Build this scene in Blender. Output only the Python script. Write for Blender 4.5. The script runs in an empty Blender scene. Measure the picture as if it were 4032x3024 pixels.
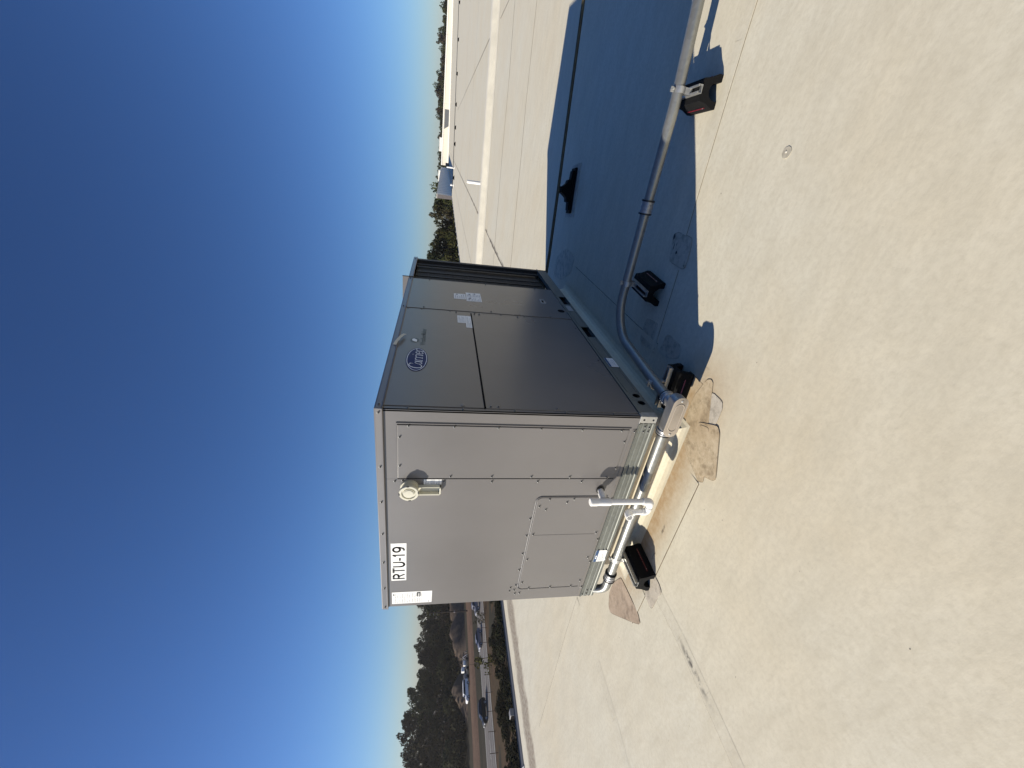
import bpy, math, random
import numpy as np
from mathutils import Vector, Matrix, noise as mnoise

R = math.radians
SC = bpy.context.scene
COL = SC.collection
random.seed(7)
rng = np.random.default_rng(7)

# ------------------------------------------------------------------ camera
CAM = Vector((1.126, -1.671, 1.434))
yaw, pitch, roll = -0.5209, -0.1867, 0.0432
fwd = Vector((math.sin(yaw) * math.cos(pitch), math.cos(yaw) * math.cos(pitch), math.sin(pitch)))
rt0 = Vector((math.cos(yaw), -math.sin(yaw), 0))
up0 = rt0.cross(fwd)
rt = rt0 * math.cos(roll) + up0 * math.sin(roll)
up = -rt0 * math.sin(roll) + up0 * math.cos(roll)
cd = bpy.data.cameras.new("camera")
cam = bpy.data.objects.new("camera", cd)
COL.objects.link(cam)
# the photograph was taken with the phone turned on its side: image-up is the scene's right
mx = Matrix((-up, rt, -fwd)).transposed().to_4x4()
mx.translation = CAM
cam.matrix_world = mx
cd.sensor_width = 36.0
cd.lens = 1614.36 / 4032 * 36
cd.clip_start = 0.05
cd.clip_end = 4000
SC.camera = cam

# ------------------------------------------------------------------ world, sun, exposure
SUN_AZ = R(35.3)          # direction the light travels, from +x towards +y
SUN_EL = R(26.8)
W = bpy.data.worlds.new("World")
SC.world = W
W.use_nodes = True
wn = W.node_tree.nodes
wl = W.node_tree.links
for n in list(wn):
    wn.remove(n)
sky = wn.new("ShaderNodeTexSky")
sky.sky_type = 'NISHITA'
sky.sun_disc = False
sky.sun_elevation = SUN_EL
tosun = Vector((-math.cos(SUN_AZ), -math.sin(SUN_AZ), 0))
sky.sun_rotation = math.atan2(tosun.x, tosun.y)
sky.altitude = 0
sky.air_density = 1.0
sky.dust_density = 0.25
sky.ozone_density = 8.0
bgn = wn.new("ShaderNodeBackground")
bgn.inputs[1].default_value = 0.054
wo = wn.new("ShaderNodeOutputWorld")
tint = wn.new("ShaderNodeMix"); tint.data_type = 'RGBA'; tint.blend_type = 'MULTIPLY'
tint.inputs[0].default_value = 1.0
tint.inputs[7].default_value = (1.04, 0.965, 0.97, 1)
wl.new(sky.outputs[0], tint.inputs[6])
gam = wn.new("ShaderNodeGamma"); gam.inputs[1].default_value = 1.22
wl.new(tint.outputs[2], gam.inputs[0])
wl.new(gam.outputs[0], bgn.inputs[0])
wl.new(bgn.outputs[0], wo.inputs[0])
sd = bpy.data.lights.new("sun", 'SUN')
sd.energy = 4.9
sd.angle = R(0.53)
sd.color = (1.0, 0.925, 0.795)
sun = bpy.data.objects.new("sun", sd)
COL.objects.link(sun)
ldir = Vector((math.cos(SUN_AZ) * math.cos(SUN_EL), math.sin(SUN_AZ) * math.cos(SUN_EL), -math.sin(SUN_EL)))
sun.rotation_euler = ldir.to_track_quat('-Z', 'Y').to_euler()
sun.location = (-20, -20, 30)
SC.view_settings.view_transform = 'Standard'
SC.view_settings.look = 'None'
SC.view_settings.exposure = 0.5
SC.view_settings.gamma = 1.0
SC.view_settings.use_curve_mapping = False
SC.cycles.max_bounces = 6

# ------------------------------------------------------------------ materials
def srgb(r, g, b):
    f = lambda c: (c / 12.92) if c <= 0.04045 else ((c + 0.055) / 1.055) ** 2.4
    return (f(r / 255), f(g / 255), f(b / 255), 1)

class NT:
    def __init__(s, name):
        s.m = bpy.data.materials.new(name)
        s.m.use_nodes = True
        s.t = s.m.node_tree
        s.b = s.t.nodes["Principled BSDF"]
    def n(s, ty, **kw):
        o = s.t.nodes.new(ty)
        for k, v in kw.items():
            setattr(o, k, v)
        return o
    def l(s, a, b):
        s.t.links.new(a, b)
    def coord(s, kind='Object'):
        return s.n("ShaderNodeTexCoord").outputs[kind]
    def mapping(s, src, scale=(1, 1, 1), loc=(0, 0, 0), rot=(0, 0, 0)):
        o = s.n("ShaderNodeMapping")
        o.inputs['Scale'].default_value = scale
        o.inputs['Location'].default_value = loc
        o.inputs['Rotation'].default_value = rot
        s.l(src, o.inputs[0])
        return o.outputs[0]
    def noise(s, src, scale, detail=4, rough=.55):
        o = s.n("ShaderNodeTexNoise")
        o.inputs['Scale'].default_value = scale
        o.inputs['Detail'].default_value = detail
        o.inputs['Roughness'].default_value = rough
        s.l(src, o.inputs['Vector'])
        return o.outputs[0]
    def ramp(s, src, stops):
        o = s.n("ShaderNodeValToRGB")
        e = o.color_ramp.elements
        while len(e) < len(stops):
            e.new(0.5)
        for i, (p, c) in enumerate(stops):
            e[i].position = p
            e[i].color = c if len(c) == 4 else (*c, 1)
        s.l(src, o.inputs[0])
        return o.outputs[0]
    def rng(s, src, a, b, c=0.0, d=1.0):
        o = s.n("ShaderNodeMapRange")
        for i, v in enumerate((a, b, c, d)):
            o.inputs[i + 1].default_value = v
        s.l(src, o.inputs[0])
        return o.outputs[0]
    def math(s, op, a, b=None, c=None):
        o = s.n("ShaderNodeMath", operation=op)
        for i, v in enumerate((a, b, c)):
            if v is None:
                continue
            if isinstance(v, (int, float)):
                o.inputs[i].default_value = v
            else:
                s.l(v, o.inputs[i])
        return o.outputs[0]
    def mix(s, fac, a, b, mode='MIX'):
        o = s.n("ShaderNodeMix", data_type='RGBA', blend_type=mode)
        for sock, v in ((o.inputs[0], fac), (o.inputs[6], a), (o.inputs[7], b)):
            if isinstance(v, (int, float, tuple)):
                sock.default_value = v if not (isinstance(v, tuple) and len(v) == 3) else (*v, 1)
            else:
                s.l(v, sock)
        return o.outputs[2]
    def bump(s, src, strength, dist=0.01):
        o = s.n("ShaderNodeBump")
        o.inputs['Strength'].default_value = strength
        o.inputs['Distance'].default_value = dist
        s.l(src, o.inputs['Height'])
        s.l(o.outputs[0], s.b.inputs['Normal'])
    def set(s, color=None, rough=None, metal=None, spec=None):
        for k, v in (('Base Color', color), ('Roughness', rough), ('Metallic', metal), ('Specular IOR Level', spec)):
            if v is None:
                continue
            if isinstance(v, (int, float, tuple)):
                s.b.inputs[k].default_value = v if not (isinstance(v, tuple) and len(v) == 3) else (*v, 1)
            else:
                s.l(v, s.b.inputs[k])
        return s

M = {}
def simple(name, col, rough=.6, metal=0.0, var=.12, nscale=8, spec=.5, bump=0.0):
    t = NT(name)
    c = t.coord()
    nz = t.noise(c, nscale, 5)
    lo = tuple(x * (1 - var) for x in col[:3])
    hi = tuple(min(1, x * (1 + var)) for x in col[:3])
    t.set(t.ramp(nz, [(.3, lo), (.7, hi)]), t.rng(nz, .3, .7, max(.02, rough - .06), min(1, rough + .06)), metal, spec)
    if bump:
        t.bump(t.noise(c, nscale * 6, 4), bump, .004)
    M[name] = t.m
    return t.m

# roof membrane: dirty off-white TPO
def membrane(name, base, dark, warm, amt=1.0, seed=0.0):
    t = NT(name)
    c = t.coord()
    c0 = t.mapping(c, loc=(seed, seed * .7, 0))
    big = t.noise(c0, .55, 6, .6)
    mid = t.noise(t.mapping(c0, scale=(1.0, 2.4, 1), rot=(0, 0, .6)), 3.2, 8, .66)
    fine = t.noise(c0, 38, 6, .7)
    spk = t.noise(c0, 150, 3, .6)
    strk = t.noise(t.mapping(c0, scale=(.9, 9, 1), rot=(0, 0, -.95)), 2.2, 6, .7)
    col = t.mix(t.rng(big, .35, .68), base, warm)
    col = t.mix(t.math('MULTIPLY', t.rng(mid, .40, .76), .42 * amt), col, dark)
    col = t.mix(t.math('MULTIPLY', t.rng(strk, .5, .75), .28 * amt), col, dark)
    col = t.mix(t.math('MULTIPLY', t.rng(fine, .42, .68), .40 * amt), col, dark)
    t.set(col, t.rng(fine, .3, .7, .55, .8), 0, .35)
    t.bump(t.math('ADD', t.math('MULTIPLY', mid, 1.0), t.math('MULTIPLY', fine, .25)), .28, .006)
    return t, c, col

RB, RD, RW = (.69, .65, .52), (.48, .43, .315), (.675, .60, .44)
tm, cc, ccol = membrane("roof_membrane", RB, RD, RW)
sep = tm.n("ShaderNodeSeparateXYZ")
tm.l(cc, sep.inputs[0])
X, Y = sep.outputs[0], sep.outputs[1]
wob = tm.noise(cc, 3.0, 6, .65)
wobf = tm.noise(cc, 22, 6, .7)
def band(t, v, c0, halfw, soft):
    d = t.math('ABSOLUTE', t.math('SUBTRACT', v, c0))
    return t.rng(d, halfw, halfw + soft, 1.0, 0.0)
# rust-brown run-off stain in front of the unit curb
st = tm.math('MULTIPLY', band(tm, tm.math('ADD', Y, tm.math('MULTIPLY', wob, .1)), .13, .075, .19), band(tm, X, -.62, .70, .35))
st = tm.math('MULTIPLY', st, tm.rng(wobf, .25, .62, .5, 1.0))
ccol = tm.mix(tm.math('MULTIPLY', st, .88), ccol, (.38, .24, .11))
# ponding dirt band near the roof edge
pb = tm.math('MULTIPLY', band(tm, tm.math('ADD', X, tm.math('MULTIPLY', wob, .35)), -5.42, .15, .12), band(tm, Y, 1.35, 1.1, .9))
pb = tm.math('MULTIPLY', pb, tm.rng(wobf, .3, .62, .35, 1.0))
ccol = tm.mix(tm.math('MULTIPLY', pb, .9), ccol, (.19, .14, .095))
# rubber scuff beside the seam
sx = tm.math('ADD', X, tm.math('MULTIPLY', wob, .05))
sc = tm.math('MULTIPLY', band(tm, sx, -1.125, .004, .022), band(tm, Y, -.70, .05, .16))
sc = tm.math('MULTIPLY', sc, tm.rng(wobf, .42, .58, .0, 1.0))
ccol = tm.mix(tm.math('MULTIPLY', sc, .85), ccol, (.06, .055, .05))
# broad warm water stain spreading from the curb corner over the near roof
wd = tm.n("ShaderNodeVectorMath", operation='DISTANCE'); tm.l(cc, wd.inputs[0]); wd.inputs[1].default_value = (.12, -.22, 0)
wm_ = tm.rng(tm.math('ADD', wd.outputs['Value'], tm.math('MULTIPLY', wob, .5)), .3, .95, 1.0, 0.0)
wm_ = tm.math('MULTIPLY', wm_, tm.rng(tm.noise(cc, 7, 6, .7), .35, .65, .25, 1.0))
ccol = tm.mix(tm.math('MULTIPLY', wm_, .30), ccol, (.57, .46, .29))
# two small black scrapes beside the run-off stain
for (ax, ay) in ((-.78, -.085), (-1.0, -.105)):
    s2 = tm.math('MULTIPLY', band(tm, tm.math('ADD', Y, tm.math('MULTIPLY', wobf, .03)), ay + .015, .002, .01), band(tm, X, ax, .02, .03))
    s2 = tm.math('MULTIPLY', s2, tm.rng(wobf, .4, .55, 0., 1.))
    ccol = tm.mix(tm.math('MULTIPLY', s2, .85), ccol, (.07, .055, .04))
# mildew line far out along the low seam
ml = tm.math('MULTIPLY', band(tm, tm.math('ADD', X, tm.math('MULTIPLY', wob, .25)), -1.08, .02, .05), tm.rng(Y, 6.0, 7.5))
ml = tm.math('MULTIPLY', ml, tm.rng(tm.noise(cc, 1.3, 3), .45, .55))
ccol = tm.mix(tm.math('MULTIPLY', ml, .75), ccol, (.13, .115, .09))
tm.set(ccol)
M['roof'] = tm.m

def patch_mat(name, base, dark, warm, amt, seed):
    t, c, col = membrane(name, base, dark, warm, amt, seed)
    wv = t.noise(c, 14, 7, .72)
    wv2 = t.noise(c, 5.5, 6, .7)
    col = t.mix(t.math('MULTIPLY', t.rng(wv2, .42, .62), .55), col, dark)
    col = t.mix(t.math('MULTIPLY', t.rng(wv, .48, .64), .7), col, tuple(x * .6 for x in dark))
    t.set(col)
    M[name] = t.m
patch_mat('patch_rusty', (.62, .53, .38), (.38, .28, .165), (.55, .42, .25), 1.2, 3)
patch_mat('patch_brown', (.56, .45, .33), (.36, .27, .19), (.48, .37, .26), 1.1, 9)
patch_mat('patch_pale', (.62, .57, .47), (.46, .40, .31), (.60, .53, .42), .9, 5)
patch_mat('patch_plain', (.62, .58, .465), (.42, .38, .29), (.60, .54, .42), 1.0, 15)

# painted grey sheet metal with slight waviness
def paint(name, col, rough=.30, seed=0):
    t = NT(name)
    c = t.mapping(t.coord(), loc=(seed, 0, 0))
    n1 = t.noise(c, 1.3, 4)
    n2 = t.noise(c, 55, 5, .7)
    n3 = t.noise(t.mapping(c, scale=(3, 3, .5)), 4, 5, .6)
    lo = tuple(x * .93 for x in col)
    hi = tuple(x * 1.06 for x in col)
    cl = t.ramp(n1, [(.3, lo), (.7, hi)])
    cl = t.mix(t.math('MULTIPLY', t.rng(n3, .5, .8), .07), cl, tuple(x * .8 for x in col))
    cl = t.mix(t.math('MULTIPLY', t.rng(n2, .62, .7), .12), cl, tuple(x * .65 for x in col))
    t.set(cl, t.rng(n1, .3, .7, rough - .02, rough + .03), 0, .5)
    h = t.math('ADD', t.math('MULTIPLY', n1, 1.0), t.math('MULTIPLY', n2, .004))
    t.bump(h, .35, .012)
    M[name] = t.m
paint('panel', (.150, .142, .138))
paint('panel_b', (.150, .139, .129), .29, 5)

def galv(name, col, rough, seed=0, metal=.85):
    t = NT(name)
    c = t.mapping(t.coord(), loc=(seed, seed, 0))
    v = t.n("ShaderNodeTexVoronoi")
    v.inputs['Scale'].default_value = 55
    t.l(c, v.inputs['Vector'])
    n1 = t.noise(t.mapping(c, scale=(1, 1, 6)), 6, 5, .6)
    sp = t.n("ShaderNodeSeparateColor")
    t.l(v.outputs['Color'], sp.inputs[0])
    f = t.math('ADD', t.math('MULTIPLY', sp.outputs[0], .4), t.math('MULTIPLY', n1, .6))
    t.set(t.ramp(f, [(.2, tuple(x * .88 for x in col)), (.75, tuple(min(1, x * 1.07) for x in col))]), t.rng(f, .2, .8, rough - .04, rough + .06), metal)
    t.bump(n1, .03, .002)
    M[name] = t.m
galv('galv', (.165, .172, .155), .5, 0, .35)
galv('conduit', (.27, .27, .25), .38, 3, .6)
galv('bracket', (.48, .48, .46), .42, 7, .75)
galv('screw_steel', (.22, .22, .215), .42, 9, .7)
simple('cast_metal', (.34, .34, .34), .42, .6, .1, 14, bump=.2)
simple('cover_paint', (.33, .285, .23), .6, .1, .07, 10, .3, bump=.1)
simple('black_rubber', (.0045, .0045, .0048), .85, 0, .3, 60, .2, bump=.6)
simple('dark_ring', (.02, .02, .02), .5, .2, .2, 30)
simple('red_stripe', (.13, .008, .016), .3, 0, .2, 30)
simple('pvc', (.80, .79, .76), .32, 0, .06, 12)
simple('beige_plastic', (.55, .53, .43), .45, 0, .06, 16)
simple('tpo_white', (.72, .67, .56), .5, 0, .10, 6, bump=.12)
tq = NT('curb_membrane')
qc = tq.coord()
qs = tq.n("ShaderNodeSeparateXYZ"); tq.l(tq.n("ShaderNodeNewGeometry").outputs['Position'], qs.inputs[0])
qn = tq.noise(qc, 9, 6, .7)
qf = tq.noise(tq.mapping(qc, scale=(1, 1, .25)), 30, 5, .7)
qcol = tq.mix(tq.rng(qn, .35, .7), (.70, .64, .52), (.60, .53, .40))
foot = tq.rng(tq.math('ADD', qs.outputs[2], tq.math('MULTIPLY', qn, .09)), .05, .14, 1.0, 0.0)
frontw = tq.rng(qs.outputs[1], .2, .3, 1.0, 0.15)
qcol = tq.mix(tq.math('MULTIPLY', tq.math('MULTIPLY', foot, frontw), tq.rng(qf, .3, .6, .35, .95)), qcol, (.40, .25, .12))
tq.set(qcol, .6, 0, .3)
tq.bump(qn, .15, .006)
M['curb_membrane'] = tq.m
simple('ridge_cream', (.66, .615, .50), .5, 0, .08, 3)
simple('tpo_bright', (.82, .80, .74), .45, 0, .05, 2)
simple('label_white', (.82, .82, .80), .4, 0, .03, 30)
simple('label_grey', (.36, .35, .34), .5, 0, .06, 30)
simple('ink', (.015, .015, .016), .5, 0, .1, 30)
simple('ink_soft', (.28, .28, .28), .6, 0, .15, 60)
simple('logo_blue', (.008, .014, .085), .5, 0, .1, 10, .25)
simple('logo_white', (.80, .81, .84), .35, 0, .03, 10)
simple('logo_green', (.085, .105, .095), .5, 0, .1, 10)
simple('header_blue', (.015, .06, .16), .4, 0, .1, 10)
simple('void', (.006, .006, .007), .9, 0, .1, 10, .1)
simple('coil_dark', (.026, .024, .023), .6, .1, .15, 20)
simple('seam_dirt', (.19, .155, .11), .85, 0, .45, 6, .2)
simple('seam_lip', (.55, .51, .43), .6, 0, .1, 8)
simple('gas_pipe', (.10, .085, .045), .5, .3, .35, 12)
simple('tape', (.55, .52, .42), .7, 0, .08, 20)
simple('wall_metal', (.86, .83, .77), .8, 0, .04, 2, .2)
simple('wall_dark', (.13, .115, .115), .6, .1, .1, 2)
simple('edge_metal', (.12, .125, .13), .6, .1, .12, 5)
simple('edge_dark', (.05, .05, .055), .6, .2, .2, 5)
simple('facade', (.42, .41, .38), .8, 0, .06, 1)
simple('bark', (.075, .055, .04), .9, 0, .3, 3, .2)
simple('pole_wood', (.06, .045, .035), .9, 0, .3, 3, .2)
simple('post_rust', (.06, .035, .022), .8, .2, .3, 8)
simple('wire', (.02, .02, .02), .6, .3, .1, 8)
simple('car_black', (.004, .004, .005), .45, 0, .1, 2, .3)
simple('car_silver', (.20, .20, .23), .4, .3, .05, 2)
simple('car_white', (.88, .87, .84), .4, 0, .03, 2)
simple('glass', (.006, .006, .008), .15, 0, .1, 2, .3)
simple('tyre', (.02, .02, .02), .85, 0, .15, 20, .3)
simple('rim', (.35, .35, .37), .3, .8, .1, 10)
simple('lamp_clear', (.85, .85, .82), .12, .1, .03, 10)
simple('lamp_red', (.45, .02, .02), .2, 0, .05, 10)
simple('machine_grey', (.25, .24, .23), .6, .2, .2, 2)

def ground(name, a, b, c3, s1, s2, rough=.95):
    t = NT(name)
    c = t.coord()
    n1 = t.noise(c, s1, 8, .65)
    n2 = t.noise(c, s2, 6, .7)
    n3 = t.noise(t.mapping(c, scale=(1, .06, 1)), s1 * 2.5, 5, .6)
    col = t.mix(t.rng(n1, .38, .62), a, b)
    col = t.mix(t.math('MULTIPLY', t.rng(n2, .45, .65), .7), col, c3)
    col = t.mix(t.math('MULTIPLY', t.rng(n3, .5, .7), .4), col, b)
    t.set(col, rough, 0, .1)
    t.bump(n2, .6, .2)
    M[name] = t.m
ground('field', (.034, .026, .017), (.026, .024, .014), (.017, .014, .01), .09, .7)
ground('dry_grass', (.075, .043, .022), (.052, .038, .018), (.034, .022, .013), .16, 1.4)
ground('olive_grass', (.028, .023, .013), (.02, .020, .011), (.013, .010, .007), .14, 1.3)
ground('red_dirt', (.105, .062, .042), (.125, .080, .055), (.065, .038, .026), .12, .9)
ground('asphalt', (.15, .142, .138), (.175, .158, .145), (.115, .108, .108), .08, 2.0, .85)
ground('mound_soil', (.08, .056, .04), (.10, .074, .056), (.045, .033, .025), .15, .9)
simple('road_paint', (.5, .5, .46), .7, 0, .15, 1)

def leaf(name, a, b, c3):
    t = NT(name)
    oi = t.n("ShaderNodeObjectInfo")
    c = t.coord()
    n1 = t.noise(c, .55, 4, .6)
    n2 = t.noise(c, 3.0, 3, .6)
    col = t.mix(t.rng(n1, .4, .62), a, b)
    col = t.mix(t.math('MULTIPLY', t.rng(n2, .5, .7), .6), col, c3)
    hs = t.n("ShaderNodeHueSaturation")
    t.l(t.rng(oi.outputs['Random'], 0, 1, .47, .52), hs.inputs['Hue'])
    t.l(t.rng(oi.outputs['Random'], 0, 1, .7, 1.25), hs.inputs['Value'])
    t.l(col, hs.inputs['Color'])
    t.set(hs.outputs[0], .9, 0, .03)
    t.b.inputs['Transmission Weight'].default_value = 0
    M[name] = t.m
leaf('leaf_dark', (.032, .040, .014), (.044, .044, .017), (.048, .035, .017))
leaf('leaf_brown', (.052, .042, .024), (.036, .034, .016), (.068, .053, .034))
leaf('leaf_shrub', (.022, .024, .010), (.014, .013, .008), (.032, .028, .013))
leaf('leaf_bright', (.10, .115, .02), (.14, .13, .03), (.06, .07, .015))

# ------------------------------------------------------------------ mesh helpers
ORG = {}
def origin(o):
    return ORG.get(o.name, Vector((0, 0, 0))) if o is not None else Vector((0, 0, 0))

def empty(name, loc, label=None, cat=None, group=None, kind=None):
    o = bpy.data.objects.new(name, None)
    o.empty_display_size = .1
    COL.objects.link(o)
    o.location = loc
    ORG[o.name] = Vector(loc)
    tag(o, label, cat, group, kind)
    return o

def tag(o, label=None, cat=None, group=None, kind=None):
    if label: o['label'] = label
    if cat: o['category'] = cat
    if group: o['group'] = group
    if kind: o['kind'] = kind
    return o

class MB:
    """collects shapes in world coordinates and links them as one mesh object"""
    def __init__(s):
        s.v = []; s.f = []; s.sm = []
    def add(s, vs, fs, smooth=False):
        k = len(s.v)
        s.v += [tuple(v) for v in vs]
        s.f += [tuple(i + k for i in f) for f in fs]
        s.sm += [smooth] * len(fs)
        return s
    def box(s, x0, x1, y0, y1, z0, z1):
        vs = [(x0, y0, z0), (x1, y0, z0), (x1, y1, z0), (x0, y1, z0), (x0, y0, z1), (x1, y0, z1), (x1, y1, z1), (x0, y1, z1)]
        return s.add(vs, [(0, 3, 2, 1), (4, 5, 6, 7), (0, 1, 5, 4), (1, 2, 6, 5), (2, 3, 7, 6), (3, 0, 4, 7)])
    def obox(s, c, ax, ay, az, hx, hy, hz):
        c = Vector(c); vs = []
        for k in (-1, 1):
            for (i, j) in ((-1, -1), (1, -1), (1, 1), (-1, 1)):
                vs.append(c + ax * hx * i + ay * hy * j + az * hz * k)
        return s.add(vs, [(0, 3, 2, 1), (4, 5, 6, 7), (0, 1, 5, 4), (1, 2, 6, 5), (2, 3, 7, 6), (3, 0, 4, 7)])
    def prism(s, poly, origin_, u, v, w, depth, smooth=False):
        """poly in (u,v), extruded along w from origin by depth"""
        o, u, v, w = Vector(origin_), Vector(u), Vector(v), Vector(w)
        n = len(poly)
        a = [o + u * p[0] + v * p[1] for p in poly]
        b = [p + w * depth for p in a]
        fl = u.cross(v).dot(w) > 0
        fs = [tuple(range(n)) if not fl else tuple(reversed(range(n))), tuple(range(2 * n - 1, n - 1, -1)) if not fl else tuple(range(n, 2 * n))]
        for i in range(n):
            j = (i + 1) % n
            fs.append((i, j, n + j, n + i) if fl else (j, i, n + i, n + j))
        return s.add(a + b, fs, smooth)
    def tube(s, pts, r, seg=20, caps=True, rfun=None):
        pts = [Vector(p) for p in pts]
        n = len(pts)
        tg = []
        for i in range(n):
            a = pts[max(0, i - 1)]; b = pts[min(n - 1, i + 1)]
            tg.append((b - a).normalized())
        ref = Vector((0, 0, 1)) if abs(tg[0].z) < .9 else Vector((1, 0, 0))
        nrm = (ref - tg[0] * ref.dot(tg[0])).normalized()
        vs = []
        for i in range(n):
            if i:
                nrm = (nrm - tg[i] * nrm.dot(tg[i])).normalized()
            bn = tg[i].cross(nrm)
            rr = rfun[i] if rfun else r
            for k in range(seg):
                a = 2 * math.pi * k / seg
                vs.append(pts[i] + (nrm * math.cos(a) + bn * math.sin(a)) * rr)
        fs = []
        for i in range(n - 1):
            for k in range(seg):
                k2 = (k + 1) % seg
                fs.append((i * seg + k, i * seg + k2, (i + 1) * seg + k2, (i + 1) * seg + k))
        s.add(vs, fs, True)
        if caps:
            base = len(s.v) - len(vs)
            s.f.append(tuple(base + k for k in reversed(range(seg)))); s.sm.append(False)
            s.f.append(tuple(base + (n - 1) * seg + k for k in range(seg))); s.sm.append(False)
        return s
    def cyl(s, a, b, r, seg=20, r2=None):
        return s.tube([a, b], r, seg, rfun=[r, r if r2 is None else r2])
    def lathe(s, c, axis, prof, seg=28):
        """prof: list of (distance along axis, radius)"""
        axis = Vector(axis).normalized(); c = Vector(c)
        ref = Vector((0, 0, 1)) if abs(axis.z) < .9 else Vector((1, 0, 0))
        u = (ref - axis * ref.dot(axis)).normalized(); w = axis.cross(u)
        vs = []
        for (d, r) in prof:
            for k in range(seg):
                a = 2 * math.pi * k / seg
                vs.append(c + axis * d + (u * math.cos(a) + w * math.sin(a)) * max(r, 1e-4))
        fs = []
        for i in range(len(prof) - 1):
            for k in range(seg):
                k2 = (k + 1) % seg
                fs.append((i * seg + k, i * seg + k2, (i + 1) * seg + k2, (i + 1) * seg + k))
        return s.add(vs, fs, True)
    def build(s, name, mat, parent=None, bevel=0, mod=None, sharp=35):
        me = bpy.data.meshes.new(name)
        o = bpy.data.objects.new(name, me)
        COL.objects.link(o)
        og = origin(parent)
        me.from_pydata([(v[0] - og.x, v[1] - og.y, v[2] - og.z) for v in s.v], [], s.f)
        me.polygons.foreach_set('use_smooth', s.sm)
        if any(s.sm):
            me.set_sharp_from_angle(angle=R(sharp))
        me.materials.append(mat if not isinstance(mat, str) else M[mat])
        me.update()
        if parent is not None:
            o.parent = parent
        ORG[o.name] = og
        if bevel:
            b = o.modifiers.new('bevel', 'BEVEL')
            b.width = bevel; b.segments = 2; b.limit_method = 'ANGLE'; b.angle_limit = R(40)
        return o

def own(mb, name, mat, loc, **kw):
    """a top-level thing that is a single mesh, with its origin at loc"""
    bev = kw.pop('bevel', 0)
    me_off = Vector(loc)
    mb.v = [tuple(Vector(v) - me_off) for v in mb.v]
    o = mb.build(name, mat, None, bev)
    o.location = loc
    ORG[o.name] = me_off
    tag(o, **kw)
    return o

def copy_tree(o, parent=None, loc=None, rz=None, scale=None, label=None):
    c = o.copy()
    COL.objects.link(c)
    c.parent = parent
    if loc is not None: c.location = loc
    if rz is not None: c.rotation_euler = (0, 0, rz)
    if scale is not None: c.scale = scale
    if label: c['label'] = label
    for ch in list(o.children):
        copy_tree(ch, c)
    return c

def arcpath(pts, rads, step=12):
    """polyline with rounded corners"""
    P = [Vector(p) for p in pts]
    out = [P[0]]
    for i in range(1, len(P) - 1):
        a, b, c = P[i - 1], P[i], P[i + 1]
        r = rads[i - 1]
        d1 = (a - b).normalized(); d2 = (c - b).normalized()
        ang = d1.angle(d2)
        t = r / math.tan(ang / 2)
        p1 = b + d1 * t; p2 = b + d2 * t
        ctr = b + (d1 + d2).normalized() * (r / math.sin(ang / 2))
        v1 = p1 - ctr; v2 = p2 - ctr
        tot = v1.angle(v2)
        ax = v1.cross(v2).normalized()
        for k in range(step + 1):
            out.append(ctr + Matrix.Rotation(tot * k / step, 3, ax) @ v1)
    out.append(P[-1])
    return out

def text_mesh(name, body, mat, parent, loc, size, face='front', sx=1.0, shear=0.0, bold=0.0, extrude=.0004, align='CENTER'):
    cu = bpy.data.curves.new(name, 'FONT')
    cu.body = body; cu.size = size; cu.shear = shear; cu.offset = bold
    cu.extrude = extrude; cu.align_x = align; cu.align_y = 'CENTER'; cu.resolution_u = 3
    tmp = bpy.data.objects.new(name + "_tmp", cu)
    COL.objects.link(tmp)
    dg = bpy.context.evaluated_depsgraph_get()
    me = bpy.data.meshes.new_from_object(tmp.evaluated_get(dg))
    bpy.data.objects.remove(tmp)
    rot = Matrix.Rotation(R(90), 4, 'X') if face == 'front' else Matrix.Rotation(R(90), 4, 'Z') @ Matrix.Rotation(R(90), 4, 'X')
    me.transform(Matrix.Translation(Vector(loc) - origin(parent)) @ rot @ Matrix.Diagonal((sx, 1, 1, 1)))
    me.materials.clear(); me.materials.append(M[mat])
    me.name = name
    o = bpy.data.objects.new(name, me)
    COL.objects.link(o)
    o.parent = parent
    ORG[o.name] = origin(parent)
    return o

def rrect(x0, x1, z0, z1, r, n=5):
    out = []
    for (cx, cz, a0) in ((x1 - r, z1 - r, 0), (x0 + r, z1 - r, 90), (x0 + r, z0 + r, 180), (x1 - r, z0 + r, 270)):
        for k in range(n + 1):
            a = R(a0 + 90 * k / n)
            out.append((cx + r * math.cos(a), cz + r * math.sin(a)))
    return out

# ------------------------------------------------------------------ ground far below, road, verges
GZ = -12.5
def sheet(name, x0, x1, y0, y1, z, mat, nx=1, ny=1, zf=None):
    vs = []; fs = []
    for j in range(ny + 1):
        for i in range(nx + 1):
            x = x0 + (x1 - x0) * i / nx; y = y0 + (y1 - y0) * j / ny
            vs.append((x, y, z + (zf(x, y) if zf else 0)))
    for j in range(ny):
        for i in range(nx):
            a = j * (nx + 1) + i
            fs.append((a, a + 1, a + nx + 2, a + nx + 1))
    o = MB().add(vs, fs, zf is not None).build(name, mat)
    tag(o, kind='structure')
    return o
sheet('ground', -1800, 1800, -1500, 1800, GZ, 'field')
sheet('dry_grass_verge', -94.5, -66, -60, 340, GZ + .03, 'dry_grass', 6, 60, lambda x, y: .25 * mnoise.noise((x * .2, y * .2, 3)) if -93 < x < -67 else 0)
sheet('road', -108, -94.5, -80, 400, GZ + .06, 'asphalt')
rl = MB()
for x in (-107.4, -95.1):
    rl.box(x - .1, x + .1, -80, 400, GZ + .06, GZ + .068)
for k in range(80):
    rl.box(-101.35, -101.2, -78 + k * 6, -75 + k * 6, GZ + .06, GZ + .068)
rlo = rl.build('road_markings', 'road_paint'); tag(rlo, kind='structure')
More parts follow.
